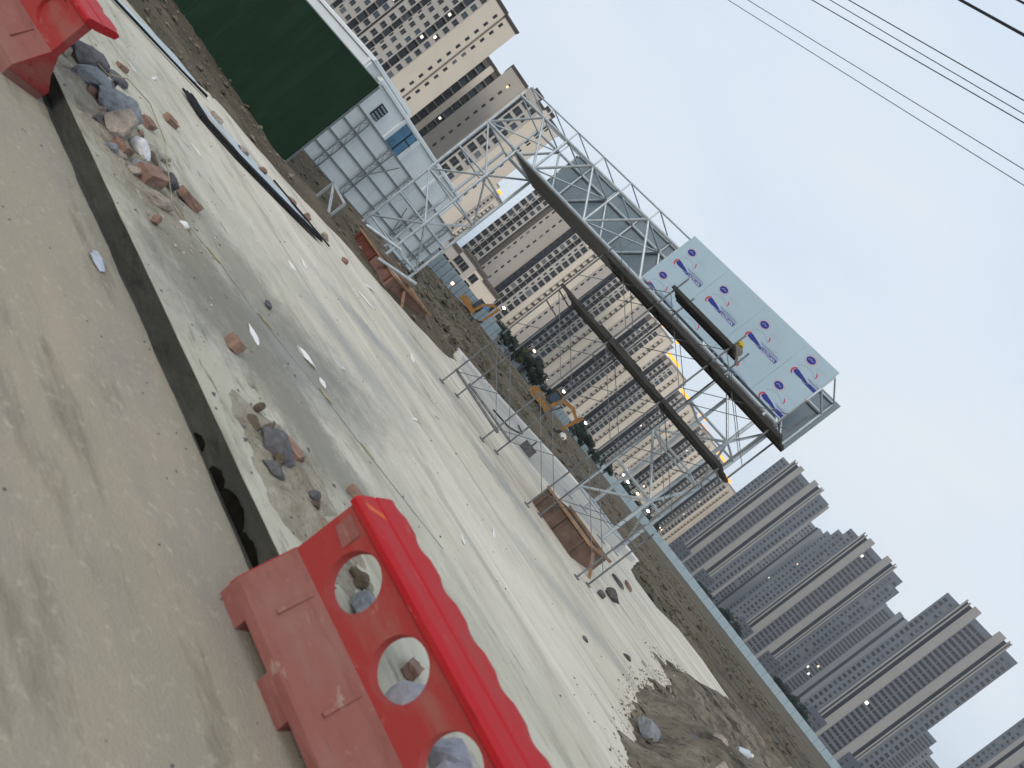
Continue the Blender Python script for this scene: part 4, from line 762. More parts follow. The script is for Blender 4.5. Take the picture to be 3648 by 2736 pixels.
for a, b, lab in (((-13.5, 10.9, 0.03), (-12.55, 11.6, 0.06), 'thin black batten crossing the end of the blue sheet'), ((-13.1, 11.3, 0.03), (-12.3, 12.1, 0.05), 'thin black batten touching the tail of the strip bundle')):
    g = MB(); g.bar(a, b, 0.06, 0.03); tag(g.build('batten', 'black_foam'), lab, 'batten')
# stick and jug on the heap
t = thing('stick', 'dark stick with a rag at its tip poking out of the dirt heap', 'stick', (-0.25, 16.0, 0.3))
g = MB(); g.tube((0, 0, -0.15), (0.45, 0.35, 0.62), 0.035, 7); g.build('shaft', 'dark_steel', t)
me = rock_mesh('rag', 'pale_stone', 91); o = obj('rag', me, t, (0.46, 0.36, 0.68)); o.scale = (0.16, 0.16, 0.3)
t = jug = thing('plastic_jug', 'pale blue and white plastic jug lying on the dirt heap', 'jug', (-0.47, 15.0, heap_z(-0.47, 15.0) + 0.16))
g = MB(); g.tube((0, 0, 0), (0.22, 0.18, 0.16), 0.12, 14); g.tube((0.22, 0.18, 0.16), (0.27, 0.22, 0.196), 0.12, 14, r2=0.05); g.build('body', 'blue_sheet', t, smooth=False)
g = MB(); g.tube((0.271, 0.221, 0.197), (0.32, 0.26, 0.23), 0.05, 12); g.build('cap', 'plaster', t); jug.scale = (0.62, 0.62, 0.62)

# ================================================================== FAR FENCE
def fence_run(label, P, m, tops, step=2.0, hgt=2.1):
    """P: list of (d, h) in view terms; sheet fence panels between posts"""
    pts = [place(d, h) for d, h in P]; t = thing('sheet_fence', label, 'fence', (pts[0].x, pts[0].y, 0)); o = pts[0]
    me = {}
    for i in range(len(pts) - 1):
        a, b = pts[i], pts[i + 1]; L = (b - a).length; n = max(1, round(L / step)); d = (b - a) / n; ang = math.atan2(d.y, d.x)
        for k in range(n):
            w = round(d.length, 3); tt = (k + 0.5) / n; top = tops[i] + (tops[i + 1] - tops[i]) * tt
            if w not in me:
                g = MB(); g.box(0.02, w - 0.02, 0, 0.04, 0, hgt)
                q = 0.1
                while q < w - 0.1: g.box(q, q + 0.05, -0.025, -0.001, 0.06, hgt - 0.06); q += w / 5
                g.box(0.02, w - 0.02, -0.05, -0.026, hgt * 0.32, hgt * 0.32 + 0.05); g.box(0.02, w - 0.02, -0.05, -0.026, hgt * 0.68, hgt * 0.68 + 0.05)
                me[w] = (g.mesh('panel', [m]), MB().box(-0.04, 0.04, -0.06, 0.06, 0, hgt + 0.02).mesh('post', ['frame_grey']))
            p = a + d * k - o
            e = obj('panel', me[w][0], t, (p.x, p.y, top - hgt)); e.rotation_euler = (0, 0, ang)
            e = obj('post', me[w][1], t, (p.x, p.y, top - hgt)); e.rotation_euler = (0, 0, ang)
    return t
fence_run('pale sheet fence running behind the two excavators', [(66, -0.235), (84, -0.17), (110, -0.085), (150, 0.055), (190, 0.15)], 'fence_sheet', [1.75, 1.85, 1.95, 1.8, 1.75], 2.4)
fence_run('long pale blue sheet fence below the grey towers at the right', [(192, 0.152), (200, 0.27), (200, 0.72), (200, 0.9)], 'fence_blue', [1.75, 1.75, 1.8, 1.8], 3.0, 2.35)

g = MB(); n = 16; vv = []; r_ = random.Random(8)
for j in range(n + 1):
    for i in range(n + 1):
        u = i / n; w = j / n; fold = 0.16 * math.sin(u * 9 + w * 3) + 0.12 * fbm(u * 3, w * 3, 1.4)
        vv.append((-1.2 + 2.5 * u * (0.75 + 0.25 * w), -0.12 - 0.35 * abs(fold) - 0.18 * math.sin(math.pi * w), 0.9 * w ** 0.8 + 0.1 * math.sin(u * 7) * w))
g.add(vv, [(j * (n + 1) + i, j * (n + 1) + i + 1, (j + 1) * (n + 1) + i + 1, (j + 1) * (n + 1) + i) for j in range(n) for i in range(n)])
o = g.build('tarpaulin', 'tarp', smooth=True, fix=False); o.location = place(136, 0.0135, 0.75); o.rotation_euler = (0, 0, R(30)); tag(o, 'crumpled pale blue tarpaulin hung on the far fence behind the nearer excavator', 'tarpaulin')

# ================================================================== EXCAVATORS
def limb(g, P, w, y0, y1, mi=0):
    """tapered boom plate from a polyline with half-widths, extruded in y"""
    L, Rr = [], []
    for i, p in enumerate(P):
        a = Vector(P[max(0, i - 1)]); b = Vector(P[min(len(P) - 1, i + 1)]); d = (b - a).normalized(); n = Vector((-d.y, d.x)); L.append(tuple(Vector(p) + n * w[i])); Rr.append(tuple(Vector(p) - n * w[i]))
    g.prism(L + Rr[::-1], 'y', y0, y1, mi)
def excavator(label, loc, rz, s, boom, stick, bucket, blue):
    t = thing('excavator', label, 'excavator', loc, rz, 'mini excavators by the fence'); t.scale = (s, s, s)
    for y in (-0.75, 0.45):
        g = MB(); Q = [(-0.95 + 0.26 * math.cos(a), 0.27 + 0.26 * math.sin(a)) for a in [R(90 + 20 * i) for i in range(10)]] + [(0.95 + 0.26 * math.cos(a), 0.27 + 0.26 * math.sin(a)) for a in [R(-90 + 20 * i) for i in range(10)]]
        g.prism(Q, 'y', y, y + 0.3); tr = g.build('track', 'dark_steel', t)
        for x in (-0.95, -0.45, 0.05, 0.5, 0.95):
            g = MB(); g.tube((x, y - 0.015, 0.27), (x, y + 0.315, 0.27), 0.17, 10); g.build('wheel', 'rust_box', tr)
    g = MB(); g.box(-0.6, 0.6, -0.45, 0.45, 0.3, 0.55); g.tube((0, 0, 0.55), (0, 0, 0.66), 0.5, 16); g.build('undercarriage', 'dark_steel', t)
    g = MB(); g.prism([(-1.35, 0.66), (-1.42, 0.9), (-1.38, 1.28), (-1.15, 1.42), (-0.2, 1.42), (-0.1, 1.2), (0.75, 1.15), (0.8, 0.66)], 'y', -0.72, 0.72); g.build('body', 'yellow_paint', t)
    g = MB(); g.prism([(-1.44, 0.7), (-1.5, 0.95), (-1.45, 1.2), (-1.36, 1.27), (-1.36, 0.7)], 'y', -0.7, 0.7); g.build('counterweight', 'yellow_paint', t)
    g = MB(); g.prism([(-0.08, 1.43), (-0.05, 2.35), (0.05, 2.45), (0.72, 2.45), (0.86, 1.9), (0.86, 1.16), (-0.08, 1.16)], 'y', 0.1, 0.74); cb = g.build('cab', 'dark_steel', t)
    g = MB(); g.prism([(0.0, 1.55), (0.02, 2.3), (0.68, 2.3), (0.78, 1.85), (0.78, 1.55)], 'y', 0.08, 0.099); g.build('pane', 'glass_blue', cb)
    g = MB(); g.box(-0.1, 0.78, 0.06, 0.78, 2.452, 2.52); g.build('roof', 'yellow_paint', cb)
    g = MB(); limb(g, boom, [0.13, 0.2, 0.15, 0.1], -0.3, -0.02); bm_ = g.build('boom', 'yellow_paint', t)
    g = MB(); limb(g, stick, [0.13, 0.15, 0.09], -0.27, -0.05); st_ = g.build('stick', 'yellow_paint', t)
    m1 = Vector(boom[0]); m2 = Vector(boom[2])
    g = MB(); g.tube((m1.x + 0.3, -0.16, m1.y - 0.25), ((m1.x + m2.x) / 2, -0.16, (m1.y + m2.y) / 2 + 0.05), 0.055, 8); g.build('cylinder', 'dark_steel', bm_)
    g = MB(); g.tube((boom[1][0] + 0.1, -0.16, boom[1][1] + 0.28), (stick[0][0], -0.16, stick[0][1]), 0.045, 8); g.build('cylinder', 'galvanised', bm_)
    if blue: g = MB(); g.box(boom[1][0] + 0.1, boom[1][0] + 0.75, -0.34, 0.02, boom[1][1] - 0.1, boom[1][1] + 0.18); g.build('hose_cover', 'blue_paint', bm_)
    bx, bz = bucket; g = MB(); g.prism([(bx, bz), (bx + 0.22, bz + 0.05), (bx + 0.12, bz - 0.32), (bx - 0.25, bz - 0.5), (bx - 0.5, bz - 0.38), (bx - 0.42, bz - 0.28), (bx - 0.2, bz - 0.3)], 'y', -0.5, 0.18); bu = g.build('bucket', 'dark_steel', t)
    for y in (-0.46, -0.28, -0.1, 0.08): g = MB(); g.prism([(bx - 0.48, bz - 0.42), (bx - 0.62, bz - 0.36), (bx - 0.48, bz - 0.36)], 'y', y, y + 0.06); g.build('tooth', 'galvanised_dark', bu)
    return t
excavator('yellow excavator with raised boom beside a pale block, the nearer of two', place(71, 0.041, -0.28), R(30), 1.12, [(0.6, 1.1), (0.95, 2.3), (1.9, 2.55), (2.75, 2.2)], [(2.98, 2.72), (2.85, 2.25), (2.62, 0.75)], (2.6, 0.72), False)
excavator('yellow excavator with a blue hose cover, the farther one near the site office', place(82, -0.108, -0.16), R(30), 0.95, [(0.5, 1.1), (0.75, 2.2), (1.35, 2.95), (1.9, 3.2)], [(2.15, 3.35), (2.1, 3.0), (2.0, 1.1)], (1.95, 1.05), True)
g = MB(); o = obj('concrete_block', rock_mesh('concrete_block', 'white_block', 55)); o.location = place(78, 0.0905, 0.15); o.scale = (1.0, 0.9, 1.1); tag(o, 'pale square block on the dark soil under the excavator bucket', 'concrete block')

# ================================================================== TREES AND LAMPS
def leaf_mesh(name, m, seed, n=3800):
    r = random.Random(seed); g = MB(); cl = [(Vector((r.gauss(0, .42), r.gauss(0, .42), r.gauss(0, .38))), r.uniform(.22, .42)) for _ in range(16)]
    for _ in range(n):
        c, rad = r.choice(cl); d = Vector((r.gauss(0, 1), r.gauss(0, 1), r.gauss(0, 1))).normalized(); p = c + d * rad * r.uniform(.6, 1.05); p.z *= 0.95
        if p.length > 1.1: continue
        u = Vector((r.gauss(0, 1), r.gauss(0, 1), r.gauss(0, 1))).normalized(); w = u.cross(d).normalized() * r.uniform(.03, .06); u = u * r.uniform(.05, .1)
        g.add([p - u, p + w, p + u, p - w], [(0, 1, 2, 3)])
    me = g.mesh(name, [m]); return me
LEAF = [leaf_mesh('crown', 'leaf_dark', 1), leaf_mesh('crown', 'leaf_dark', 2), leaf_mesh('crown', 'leaf_dark', 3), leaf_mesh('crown', 'leaf_yellow', 4)]
def trunk_mesh():
    g = MB(); g.tube((0, 0, 0), (0.02, 0.02, 0.55), 0.045, 7, r2=0.03)
    for a in range(5): g.tube((0.02, 0.02, 0.38 + 0.05 * a), (0.32 * math.cos(a * 1.9), 0.32 * math.sin(a * 1.9), 0.75 + 0.06 * a), 0.02, 5, r2=0.006)
    return g.mesh('trunk', ['bark'])
TRUNK = trunk_mesh()
def tree(d, h, top_v, width, var, label, base=-0.2):
    ztop = 1.8 + top_v * d; hh = ztop - base; t = thing('tree', label, 'tree', place(d, h, base), rnd.uniform(0, 6.28), 'trees behind the sheet fence')
    o = obj('trunk', TRUNK, t); o.scale = (hh, hh, hh)
    o = obj('crown', LEAF[var], t, (0, 0, hh * 0.62)); o.scale = (width * d * 0.72, width * d * 0.72, hh * 0.5)
for a in [(118, -0.058, 0.012, 0.030, 0, 'dark tree behind the fence just right of the farther excavator'), (122, -0.038, 0.009, 0.026, 1, 'dark tree next right of the one by the farther excavator'),
          (124, -0.024, 0.012, 0.018, 3, 'yellowish green tree beside the first warm street lamp'), (128, -0.006, 0.015, 0.030, 2, 'big dark tree right of the warm street lamp'), (130, 0.013, 0.012, 0.018, 1, 'narrow dark tree right of the big dark one'),
          (140, 0.036, 0.007, 0.020, 0, 'small dark tree left of the nearer excavator'), (146, 0.098, 0.008, 0.022, 2, 'dark tree right of the nearer excavator boom'), (150, 0.114, 0.010, 0.022, 0, 'second dark tree right of the nearer excavator boom'),
          (165, 0.135, 0.004, 0.020, 1, 'low dark tree left of the scaffold foot'), (175, 0.158, 0.006, 0.018, 2, 'low dark tree seen through the right pillar struts'), (200, 0.190, 0.007, 0.020, 0, 'dark tree left of the first grey tower, behind pillar'), (205, 0.215, 0.006, 0.016, 1, 'dark tree below the farthest cream tower'),
          (215, 0.245, 0.007, 0.022, 2, 'dark tree at the left foot of the first grey tower'), (240, 0.35, 0.006, 0.022, 0, 'dark tree at the right foot of the first grey tower'), (240, 0.395, 0.010, 0.030, 1, 'dark tree between the first and second grey towers'), (240, 0.415, 0.006, 0.02, 2, 'dark tree at the left foot of the second grey tower'),
          (240, 0.515, 0.010, 0.03, 0, 'dark tree at the right foot of the second grey tower'), (240, 0.545, 0.012, 0.028, 1, 'dark tree at the left foot of the third grey tower'), (240, 0.665, 0.010, 0.03, 2, 'dark tree at the right foot of the third grey tower')]: tree(*a)
def lamp(d, h, v, label, warm=False, arm=0.006):
    z = 1.8 + v * d; t = thing('street_lamp', label, 'street lamp', place(d, h - arm, -0.3), R(30), 'lit street lamps behind the fence')
    g = MB(); g.tube((0, 0, 0), (0, 0, z + 0.3), 0.07, 8, r2=0.045); g.tube((0, 0, z + 0.26), (arm * d, 0, z + 0.34), 0.035, 6); g.build('pole', 'lamp_pole', t)
    g = MB(); g.box(arm * d - 0.32, arm * d + 0.25, -0.13, 0.13, z + 0.24, z + 0.34); g.build('lamp_head', 'lamp_pole', t)
    bm = bmesh.new(); bmesh.ops.create_uvsphere(bm, u_segments=12, v_segments=8, radius=0.5); me = bpy.data.meshes.new('bulb'); bm.to_mesh(me); bm.free(); me.materials.append(MATS['lamp_warm' if warm else 'lamp_light'])
    o = obj('bulb', me, t, (arm * d, 0, z + 0.1)); s = 0.0034 * d; o.scale = (s * 1.3, s, s * 0.8)
for a in [(128, -0.0155, 0.0184, 'street lamp with a warm glow over the yellowish tree', True), (150, 0.0471, 0.016, 'street lamp above the nearer excavator body'), (160, 0.0951, 0.0134, 'street lamp right of the nearer excavator boom'), (230, 0.1762, 0.0107, 'upper left street lamp seen behind the right pillar'), (235, 0.1858, 0.0093, 'dim street lamp in front of the dark tree behind right pillar'), (235, 0.2046, 0.0101, 'small reddish street lamp behind the right pillar', True), (240, 0.2299, 0.0069, 'street lamp at the foot of the farthest cream tower'), (250, 0.257, 0.0057, 'street lamp left of the first grey tower', True), (110, -0.081, 0.0217, 'bright street lamp over the farther excavator arm')]: lamp(*a)
o = thing('warning_light', 'red and yellow warning light on the far bank left of the farther excavator', 'warning light', place(78, -0.1451, 0.2)); g = MB(); g.tube((0, 0, 0), (0, 0, 0.55), 0.04, 6); g.build('post', 'lamp_pole', o); g = MB(); g.tube((0, 0, 0.55), (0, 0, 0.8), 0.14, 8); g.build('lens', 'lamp_warm', o)

# ================================================================== OVERHEAD WIRES
S_ = 1.3
for (y0, y1, r_, lab) in ((8.41, 8.14, 0.0036, 'lowest'), (8.19, 7.92, 0.0036, 'second lowest'), (7.57, 7.32, 0.0045, 'third from the bottom'), (7.39, 7.22, 0.0038, 'middle of the three close'), (7.25, 7.06, 0.0045, 'highest of the three close'), (6.42, 6.37, 0.011, 'thick, alone in the upper right corner'), (6.07, 6.07, 0.008, 'topmost, just touching the upper right corner')):
    xa, xb = -7.5 * S_, -2.8 * S_; g = MB(); sl_ = (y1 - y0) * S_ / (xb - xa); pts = []
    for i in range(41):
        x = -45 + i * 2.2; pts.append((x, y0 * S_ + (x - xa) * sl_, H + 5.2 * S_ + 0.00028 * (x + 6) ** 2))
    g.path(pts, r_ * 1.5, 6); tag(g.build('overhead_wire', 'wire'), 'overhead wire crossing the sky, ' + lab, 'wire', 'overhead wires across the upper right sky')

# ================================================================== TOWERS
WM = {}
def win_mesh(kind, w, h, gl):
    key = (kind, round(w, 2), round(h, 2), gl)
    if key in WM: return WM[key]
    g = MB(); t = 0.07 if kind != 'slot' else 0.12
    if kind in ('win', 'slit', 'slot'):
        LT = gl.startswith('lit'); g.box(-w / 2, w / 2, 0.0, 0.05, 0, h, 4 if LT else 1)
        if LT and kind != 'slot': g.box(-w / 2 + t, -0.01 if kind == 'win' else w / 2 - t, -0.02, -0.001, t, h * 0.6, 1)
        for a, b, c, d in ((-w / 2, -w / 2 + t, 0, h), (w / 2 - t, w / 2, 0, h), (-w / 2 + t, w / 2 - t, 0, t), (-w / 2 + t, w / 2 - t, h - t, h)): g.box(a, b, -0.08, -0.001, c, d, 0)
        if kind == 'win': g.box(-t / 2, t / 2, -0.06, -0.001, t, h - t, 0); g.box(-w / 2 - 0.06, w / 2 + 0.06, -0.3, -0.081, -0.09, 0.0, 0)
        if kind == 'slot' and gl.startswith('lit'): g.box(-w / 2 + t, -w * 0.17, -0.02, -0.001, t, h - t, 1)
        if kind == 'slot': g.box(-w * 0.17, -w * 0.17 + 0.1, -0.06, -0.001, t, h - t, 0); g.box(w * 0.17 - 0.1, w * 0.17, -0.06, -0.001, t, h - t, 0)
    elif kind == 'balc':    # slab, parapet with dark bars, glazed door behind
        g.box(-w / 2, w / 2, -0.12, 1.25, -0.12, 0.02, 0); g.box(-w / 2, w / 2, -0.12, -0.05, 0.0, 0.28, 0)
        g.box(-w / 2, w / 2, -0.1, -0.06, 1.0, 1.07, 2); n = max(3, int(w / 0.3))
        for i in range(n): x = -w / 2 + (i + 0.5) * w / n; g.box(x - 0.03, x + 0.03, -0.1, -0.07, 0.281, 1.0, 2)
        g.box(-w / 2 + 0.1, w / 2 - 0.1, 1.2, 1.249, 0.05, h - 0.35, 4 if gl.startswith('lit') else 1)
        if gl.startswith('lit'): g.box(-w * 0.3, w * 0.1, 1.15, 1.199, 1.5, h - 0.5, 1)
    elif kind == 'dark':    # enclosed glazed balcony with solid upstand
        g.box(-w / 2, w / 2, -0.05, 0.4, -0.15, 0.02, 2); g.box(-w / 2, w / 2, 0.1, 0.14, 0.02, h - 0.15, 1)
        g.box(-w / 2, -w * 0.05, -0.03, 0.05, 0.02, 0.95, 2)
    elif kind == 'ac':      # ledge with a condenser unit and a slit window
        g.box(-w / 2, w / 2, -0.35, 0.2, -0.12, 0.0, 0); g.box(-w * 0.42, w * 0.08, -0.28, 0.15, 0.0, 0.75, 3); g.box(w * 0.2, w * 0.42, 0.16, 0.2, 0.5, h - 0.6, 1); g.box(-w * 0.45, w * 0.45, -0.33, -0.28, 0.0, 0.55, 2)
    me = g.mesh('window', ['window_frame', gl, 'rail_dark', 'ac_white', 'glass_dark']); WM[key] = me; return me

def tower(label, d, bays, top, floors, z0=-0.3, cat='apartment tower', lit=0.03, group=None, depth=14, floor_h=None, glass='glass_dark', blue=0.2, seed=1, cornice='cornice_dark', name='apartment_tower', cap=True):
    """bays: (h0, h1, setback, wall material, top_v or None, [(kind, h centre, width, height, sill)])"""
    r = random.Random(seed); hm = (bays[0][0] + bays[-1][1]) / 2; root = place(d, hm, z0); t = thing(name, label, cat, root, R(30) - math.atan(hm), group)
    nrm = math.sqrt(1 + hm * hm); DP = lambda h, s=0.0: (d * nrm + s) * nrm / (1 + h * hm)
    X = lambda h, s: DP(h, s) * (h - hm) / nrm
    Ht = top * d + H - z0; fh = floor_h or Ht / floors
    for (h0, h1, sb, wm, tv, cols) in bays:
        x0, x1 = X(h0, sb), X(h1, sb); bt = (tv or top) * DP((h0 + h1) / 2) + H - z0
        g = MB(); nf = int((bt - 0.9) / fh); rec = 0.22
        if not cols: g.box(x0, x1, sb, depth, 0, bt)
        else:
            deepest = 1.5 if any(c[0] == 'balc' for c in cols) else 0.55 if any(c[0] in ('dark', 'ac') for c in cols) else rec + 0.06
            g.box(x0, x1, sb + deepest, depth, 0, bt)
            cs = sorted([(X(c[1], sb) - c[2] / 2, X(c[1], sb) + c[2] / 2, c) for c in cols], key=lambda q: q[0]); e = x0
            for a, b, c in cs:
                if a > e: g.box(e, a, sb, sb + deepest - 0.001, 0, bt)
                if c[0] in ('win', 'slit', 'slot'):
                    z = 0.0
                    for k in range(nf):
                        s = k * fh + c[4]; g.box(a, b, sb + 0.003, sb + deepest - 0.001, z, s); z = s + c[3]
                    g.box(a, b, sb + 0.003, sb + deepest - 0.001, z, bt)
                else:
                    g.box(a, b, sb + 0.003, sb + deepest - 0.001, nf * fh - 0.2, bt)
                e = b
            if e < x1: g.box(e, x1, sb, sb + deepest - 0.001, 0, bt)
        g.build('wall', wm, t, fix=False)
        for c in cols:
            kind, hc, w, h, sill = c; xc = X(hc, sb)
            for k in range(nf):
                zz = k * fh + sill
                if z0 + zz + h < 0.5: continue
                q = r.random(); gl = 'lit_white' if q < lit * 0.6 else 'lit_warm' if q < lit * 0.75 else 'glass_blue' if q < lit + blue else 'glass_pale' if q > 0.95 and kind != 'dark' else glass
                if kind in ('dark', 'slot') and gl not in ('lit_white', 'lit_warm'): gl = 'glass_navy'
                obj({'balc': 'balcony', 'dark': 'balcony', 'ac': 'condenser_ledge'}.get(kind, 'window'), win_mesh(kind, w, h, gl), t, (xc, sb + (rec if kind in ('win', 'slit', 'slot') else 0.15), zz))
        if cap and (x1 - x0) > 1.2 and sb < 0.8:
            g = MB(); g.box(x0 - 0.25, x1 + 0.25, sb - 0.35, depth + 0.3, bt + 0.002, bt + 0.5); g.box(x0 - 0.1, x1 + 0.1, sb - 0.18, depth + 0.1, bt - 0.45, bt - 0.002)
            g.build('cornice', cornice, t, fix=False)
    return t
W = lambda h, w=1.6, hh=1.6, s=0.95: ('win', h, w, hh, s)
SL = lambda h, w=0.6, hh=1.2, s=1.2: ('slit', h, w, hh, s)
BC = lambda h, w: ('balc', h, w, 2.8, 0.0)
DK = lambda h, w: ('dark', h, w, 2.8, 0.0)
# --- nearest cream tower, upper left
tower('nearest cream tower rising above the white container, upper left', 199, [
    (-0.60, -0.5125, 0, 'wall_beige', None, [W(-0.535), W(-0.522), W(-0.56), W(-0.575)]), (-0.5125, -0.5055, 0, 'wall_groove', None, [BC(-0.509, 1.3)]),
    (-0.5055, -0.481, 0, 'wall_beige', None, [SL(-0.5026, 0.45, 1.3), W(-0.4972, 1.1, 1.4), W(-0.4862, 1.1, 1.4)]), (-0.481, -0.4715, 0, 'wall_groove', None, [BC(-0.4763, 1.8)]),
    (-0.4715, -0.462, 0, 'wall_beige', None, [W(-0.467, 1.4, 1.45)]), (-0.462, -0.459, 0.6, 'wall_groove', None, []), (-0.459, -0.446, 0, 'wall_beige', None, [W(-0.4518, 1.5, 1.5)]),
    (-0.446, -0.438, 0, 'wall_groove', None, [BC(-0.442, 1.5)]), (-0.438, -0.4135, 0, 'wall_beige', None, [SL(-0.4361, 0.45, 1.3), W(-0.4296, 1.1, 1.4), W(-0.4184, 1.1, 1.4)]),
    (-0.4135, -0.404, 0, 'wall_groove', None, [BC(-0.4088, 1.8)]), (-0.404, -0.3928, -0.1, 'wall_beige', None, [W(-0.3978, 1.4, 1.5)]),
    (-0.3928, -0.367, -0.5, 'wall_cream', None, [SL(-0.3729, 0.75, 1.35)]), (-0.367, -0.364, 0.1, 'wall_grey', None, []), (-0.364, -0.3397, -0.5, 'wall_cream', 0.243, [SL(-0.3602, 0.75, 1.35)])], 0.2475, 17, lit=0.045, blue=0.25, seed=11)
tower('grey-beige tower just right of the nearest cream tower', 242, [
    (-0.345, -0.329, 0.6, 'wall_groove', 0.195, [BC(-0.3345, 2.2)]), (-0.329, -0.3205, 0.2, 'wall_cream', 0.194, []), (-0.3205, -0.3115, 0.2, 'wall_groove', 0.193, [BC(-0.316, 2.0)]),
    (-0.3115, -0.280, -0.5, 'wall_grey', None, [SL(-0.2952, 0.75, 1.5)]), (-0.280, -0.2755, -0.2, 'wall_cream', None, [])], 0.2115, 17, lit=0.05, blue=0.3, seed=12)
tower('cream tower behind the top of the left pillar', 215, [
    (-0.2755, -0.2705, 0.5, 'wall_beige', None, [DK(-0.273, 0.9)]), (-0.2705, -0.257, 0, 'wall_beige', None, [W(-0.2635, 2.2, 2.1, 0.6)]), (-0.257, -0.2445, 0, 'wall_beige', 0.21, [W(-0.252, 1.5, 1.6, 0.8)]),
    (-0.2445, -0.230, -0.3, 'wall_cream', 0.214, [SL(-0.2283, 0.01, 0.01)][:0]), (-0.230, -0.2085, -0.5, 'wall_cream', 0.207, [SL(-0.2262, 0.5, 1.3), SL(-0.2228, 0.5, 1.3)])], 0.2175, 16, lit=0.06, blue=0.3, seed=13)
a4 = tower('short cream tower with an orange lit roof edge behind the left pillar', 480, [
    (-0.215, -0.2035, 0, 'wall_cream', 0.108, []), (-0.2035, -0.1955, 0.3, 'wall_grey', None, [SL(-0.1995, 1.2, 1.6)]), (-0.1955, -0.1848, -0.3, 'wall_cream', 0.096, [('ac', -0.190, 2.4, 2.8, 0.2)])], 0.101, 17, lit=0.0, seed=14, cornice='cornice_pale')
g = MB(); x = (-0.198 - (-0.215 - 0.1848) / 2) * 480; g.box(x - 1.6, x + 1.4, -1.0, -0.6, 0.101 * 480 + 2.7, 0.101 * 480 + 4.4); g.build('led_strip', 'led_orange', a4)
# --- the row of cream towers under the gate beam
tower('first cream tower of the row under the gate beam, beside the sky gap', 302, [
    (-0.1735, -0.1625, 0, 'wall_beige', None, [W(-0.1699, 2.2, 2.15, 0.5), SL(-0.1643, 0.6, 1.5)]), (-0.1625, -0.156, 0, 'wall_groove', None, [BC(-0.1592, 1.6)]), (-0.156, -0.1475, 0, 'wall_beige', None, [W(-0.1522, 1.65, 1.7, 0.8)]),
    (-0.1475, -0.1398, 1.2, 'wall_groove', None, []), (-0.1398, -0.1085, -0.4, 'wall_grey', None, [SL(-0.1368, 0.7, 1.6), SL(-0.123, 0.7, 1.6)])], 0.206, 21, lit=0.0, seed=21)
def row_tower(label, s, e, d, top, seed, led=True, lit=0.018):
    kk = 302.0 / d; q = lambda o: s + o * kk
    bays = [(s, q(0.009), 0.9, 'wall_groove', None, [DK(q(0.0045), 0.009 * 302 * 0.96)]), (q(0.009), q(0.016), 0, 'wall_beige', None, [W(q(0.0125), 1.7, 1.7, 0.8)]),
            (q(0.016), q(0.022), 0, 'wall_groove', None, [BC(q(0.019), 1.5)]), (q(0.022), q(0.0363), 0, 'wall_beige', None, [SL(q(0.0255), 0.7, 1.5), W(q(0.0321), 2.25, 2.15, 0.5)]),
            (q(0.0363), q(0.0430), -0.4, 'wall_cream', None, []), (q(0.0430), q(0.050), -0.1, 'wall_cream', None, [('ac', q(0.0465), 1.75, 2.7, 0.1)]), (q(0.050), q(0.0605), -0.4, 'wall_cream', None, [])]
    if e > q(0.0625): bays.append((q(0.0605), e, -0.15, 'wall_grey', top - 0.004, [SL(min(q(0.0642), (q(0.0605) + e) / 2), 0.7, 1.6)]))
    bays = [b for b in bays if b[0] < e - 0.001]; bays = [(b[0], min(b[1], e), *b[2:]) for b in bays]
    t = tower(label, d, bays, top, 22, lit=lit, seed=seed, cornice='cornice_pale')
    hm = (bays[0][0] + bays[-1][1]) / 2
    if led:
        for a, b in ((s + 0.001, q(0.034)), (q(0.0615), e)):
            if b - a > 0.004: g = MB(); z = top * d + H + 0.3 + 0.9; g.box((a - hm) * d, (b - hm) * d, -0.75, -0.45, z, z + 1.5); g.build('led_strip', 'led_orange', t)
    return t
row_tower('second cream tower of the row, behind the left end of the scaffold deck', -0.1085, -0.033, 302, 0.205, 22, False, 0.03)
row_tower('third cream tower of the row, behind the middle of the scaffold', -0.033, 0.0355, 350, 0.178, 23, False, 0.025)
row_tower('fourth cream tower of the row, roof just under the gate beam', 0.0355, 0.0877, 388, 0.159, 24)
row_tower('fifth cream tower of the row, with a long orange lit roof edge', 0.0877, 0.133, 432, 0.143, 25)
row_tower('sixth cream tower of the row, left of the right pillar', 0.133, 0.1845, 483, 0.1285, 26)
row_tower('seventh cream tower of the row, behind the right pillar', 0.1845, 0.2235, 515, 0.122, 27)
row_tower('eighth cream tower of the row, right of the right pillar', 0.2235, 0.2465, 535, 0.1165, 28)
row_tower('ninth and last cream tower of the row, beside the first grey tower', 0.2465, 0.2815, 565, 0.106, 29)
# --- low shop building
tower('low beige shop building with dark windows behind the farther excavator', 150, [
    (-0.20, -0.168, 0.5, 'wall_beige', 0.02, [W(-0.19, 1.6, 1.7, 0.9), W(-0.176, 1.6, 1.7, 0.9)]), (-0.168, -0.140, 0, 'wall_beige', 0.0265, [W(-0.1632, 1.5, 1.6, 1.0), W(-0.1526, 1.5, 1.6, 1.0)]), (-0.140, -0.124, -0.3, 'wall_cream', 0.025, [W(-0.1338, 1.5, 1.6, 1.0)]),
    (-0.124, -0.095, -0.3, 'wall_cream', 0.022, [])], 0.0265, 2, floor_h=2.1, lit=0.0, cat='shop building', name='shop_building', seed=31, depth=10, cornice='wall_groove', blue=0)
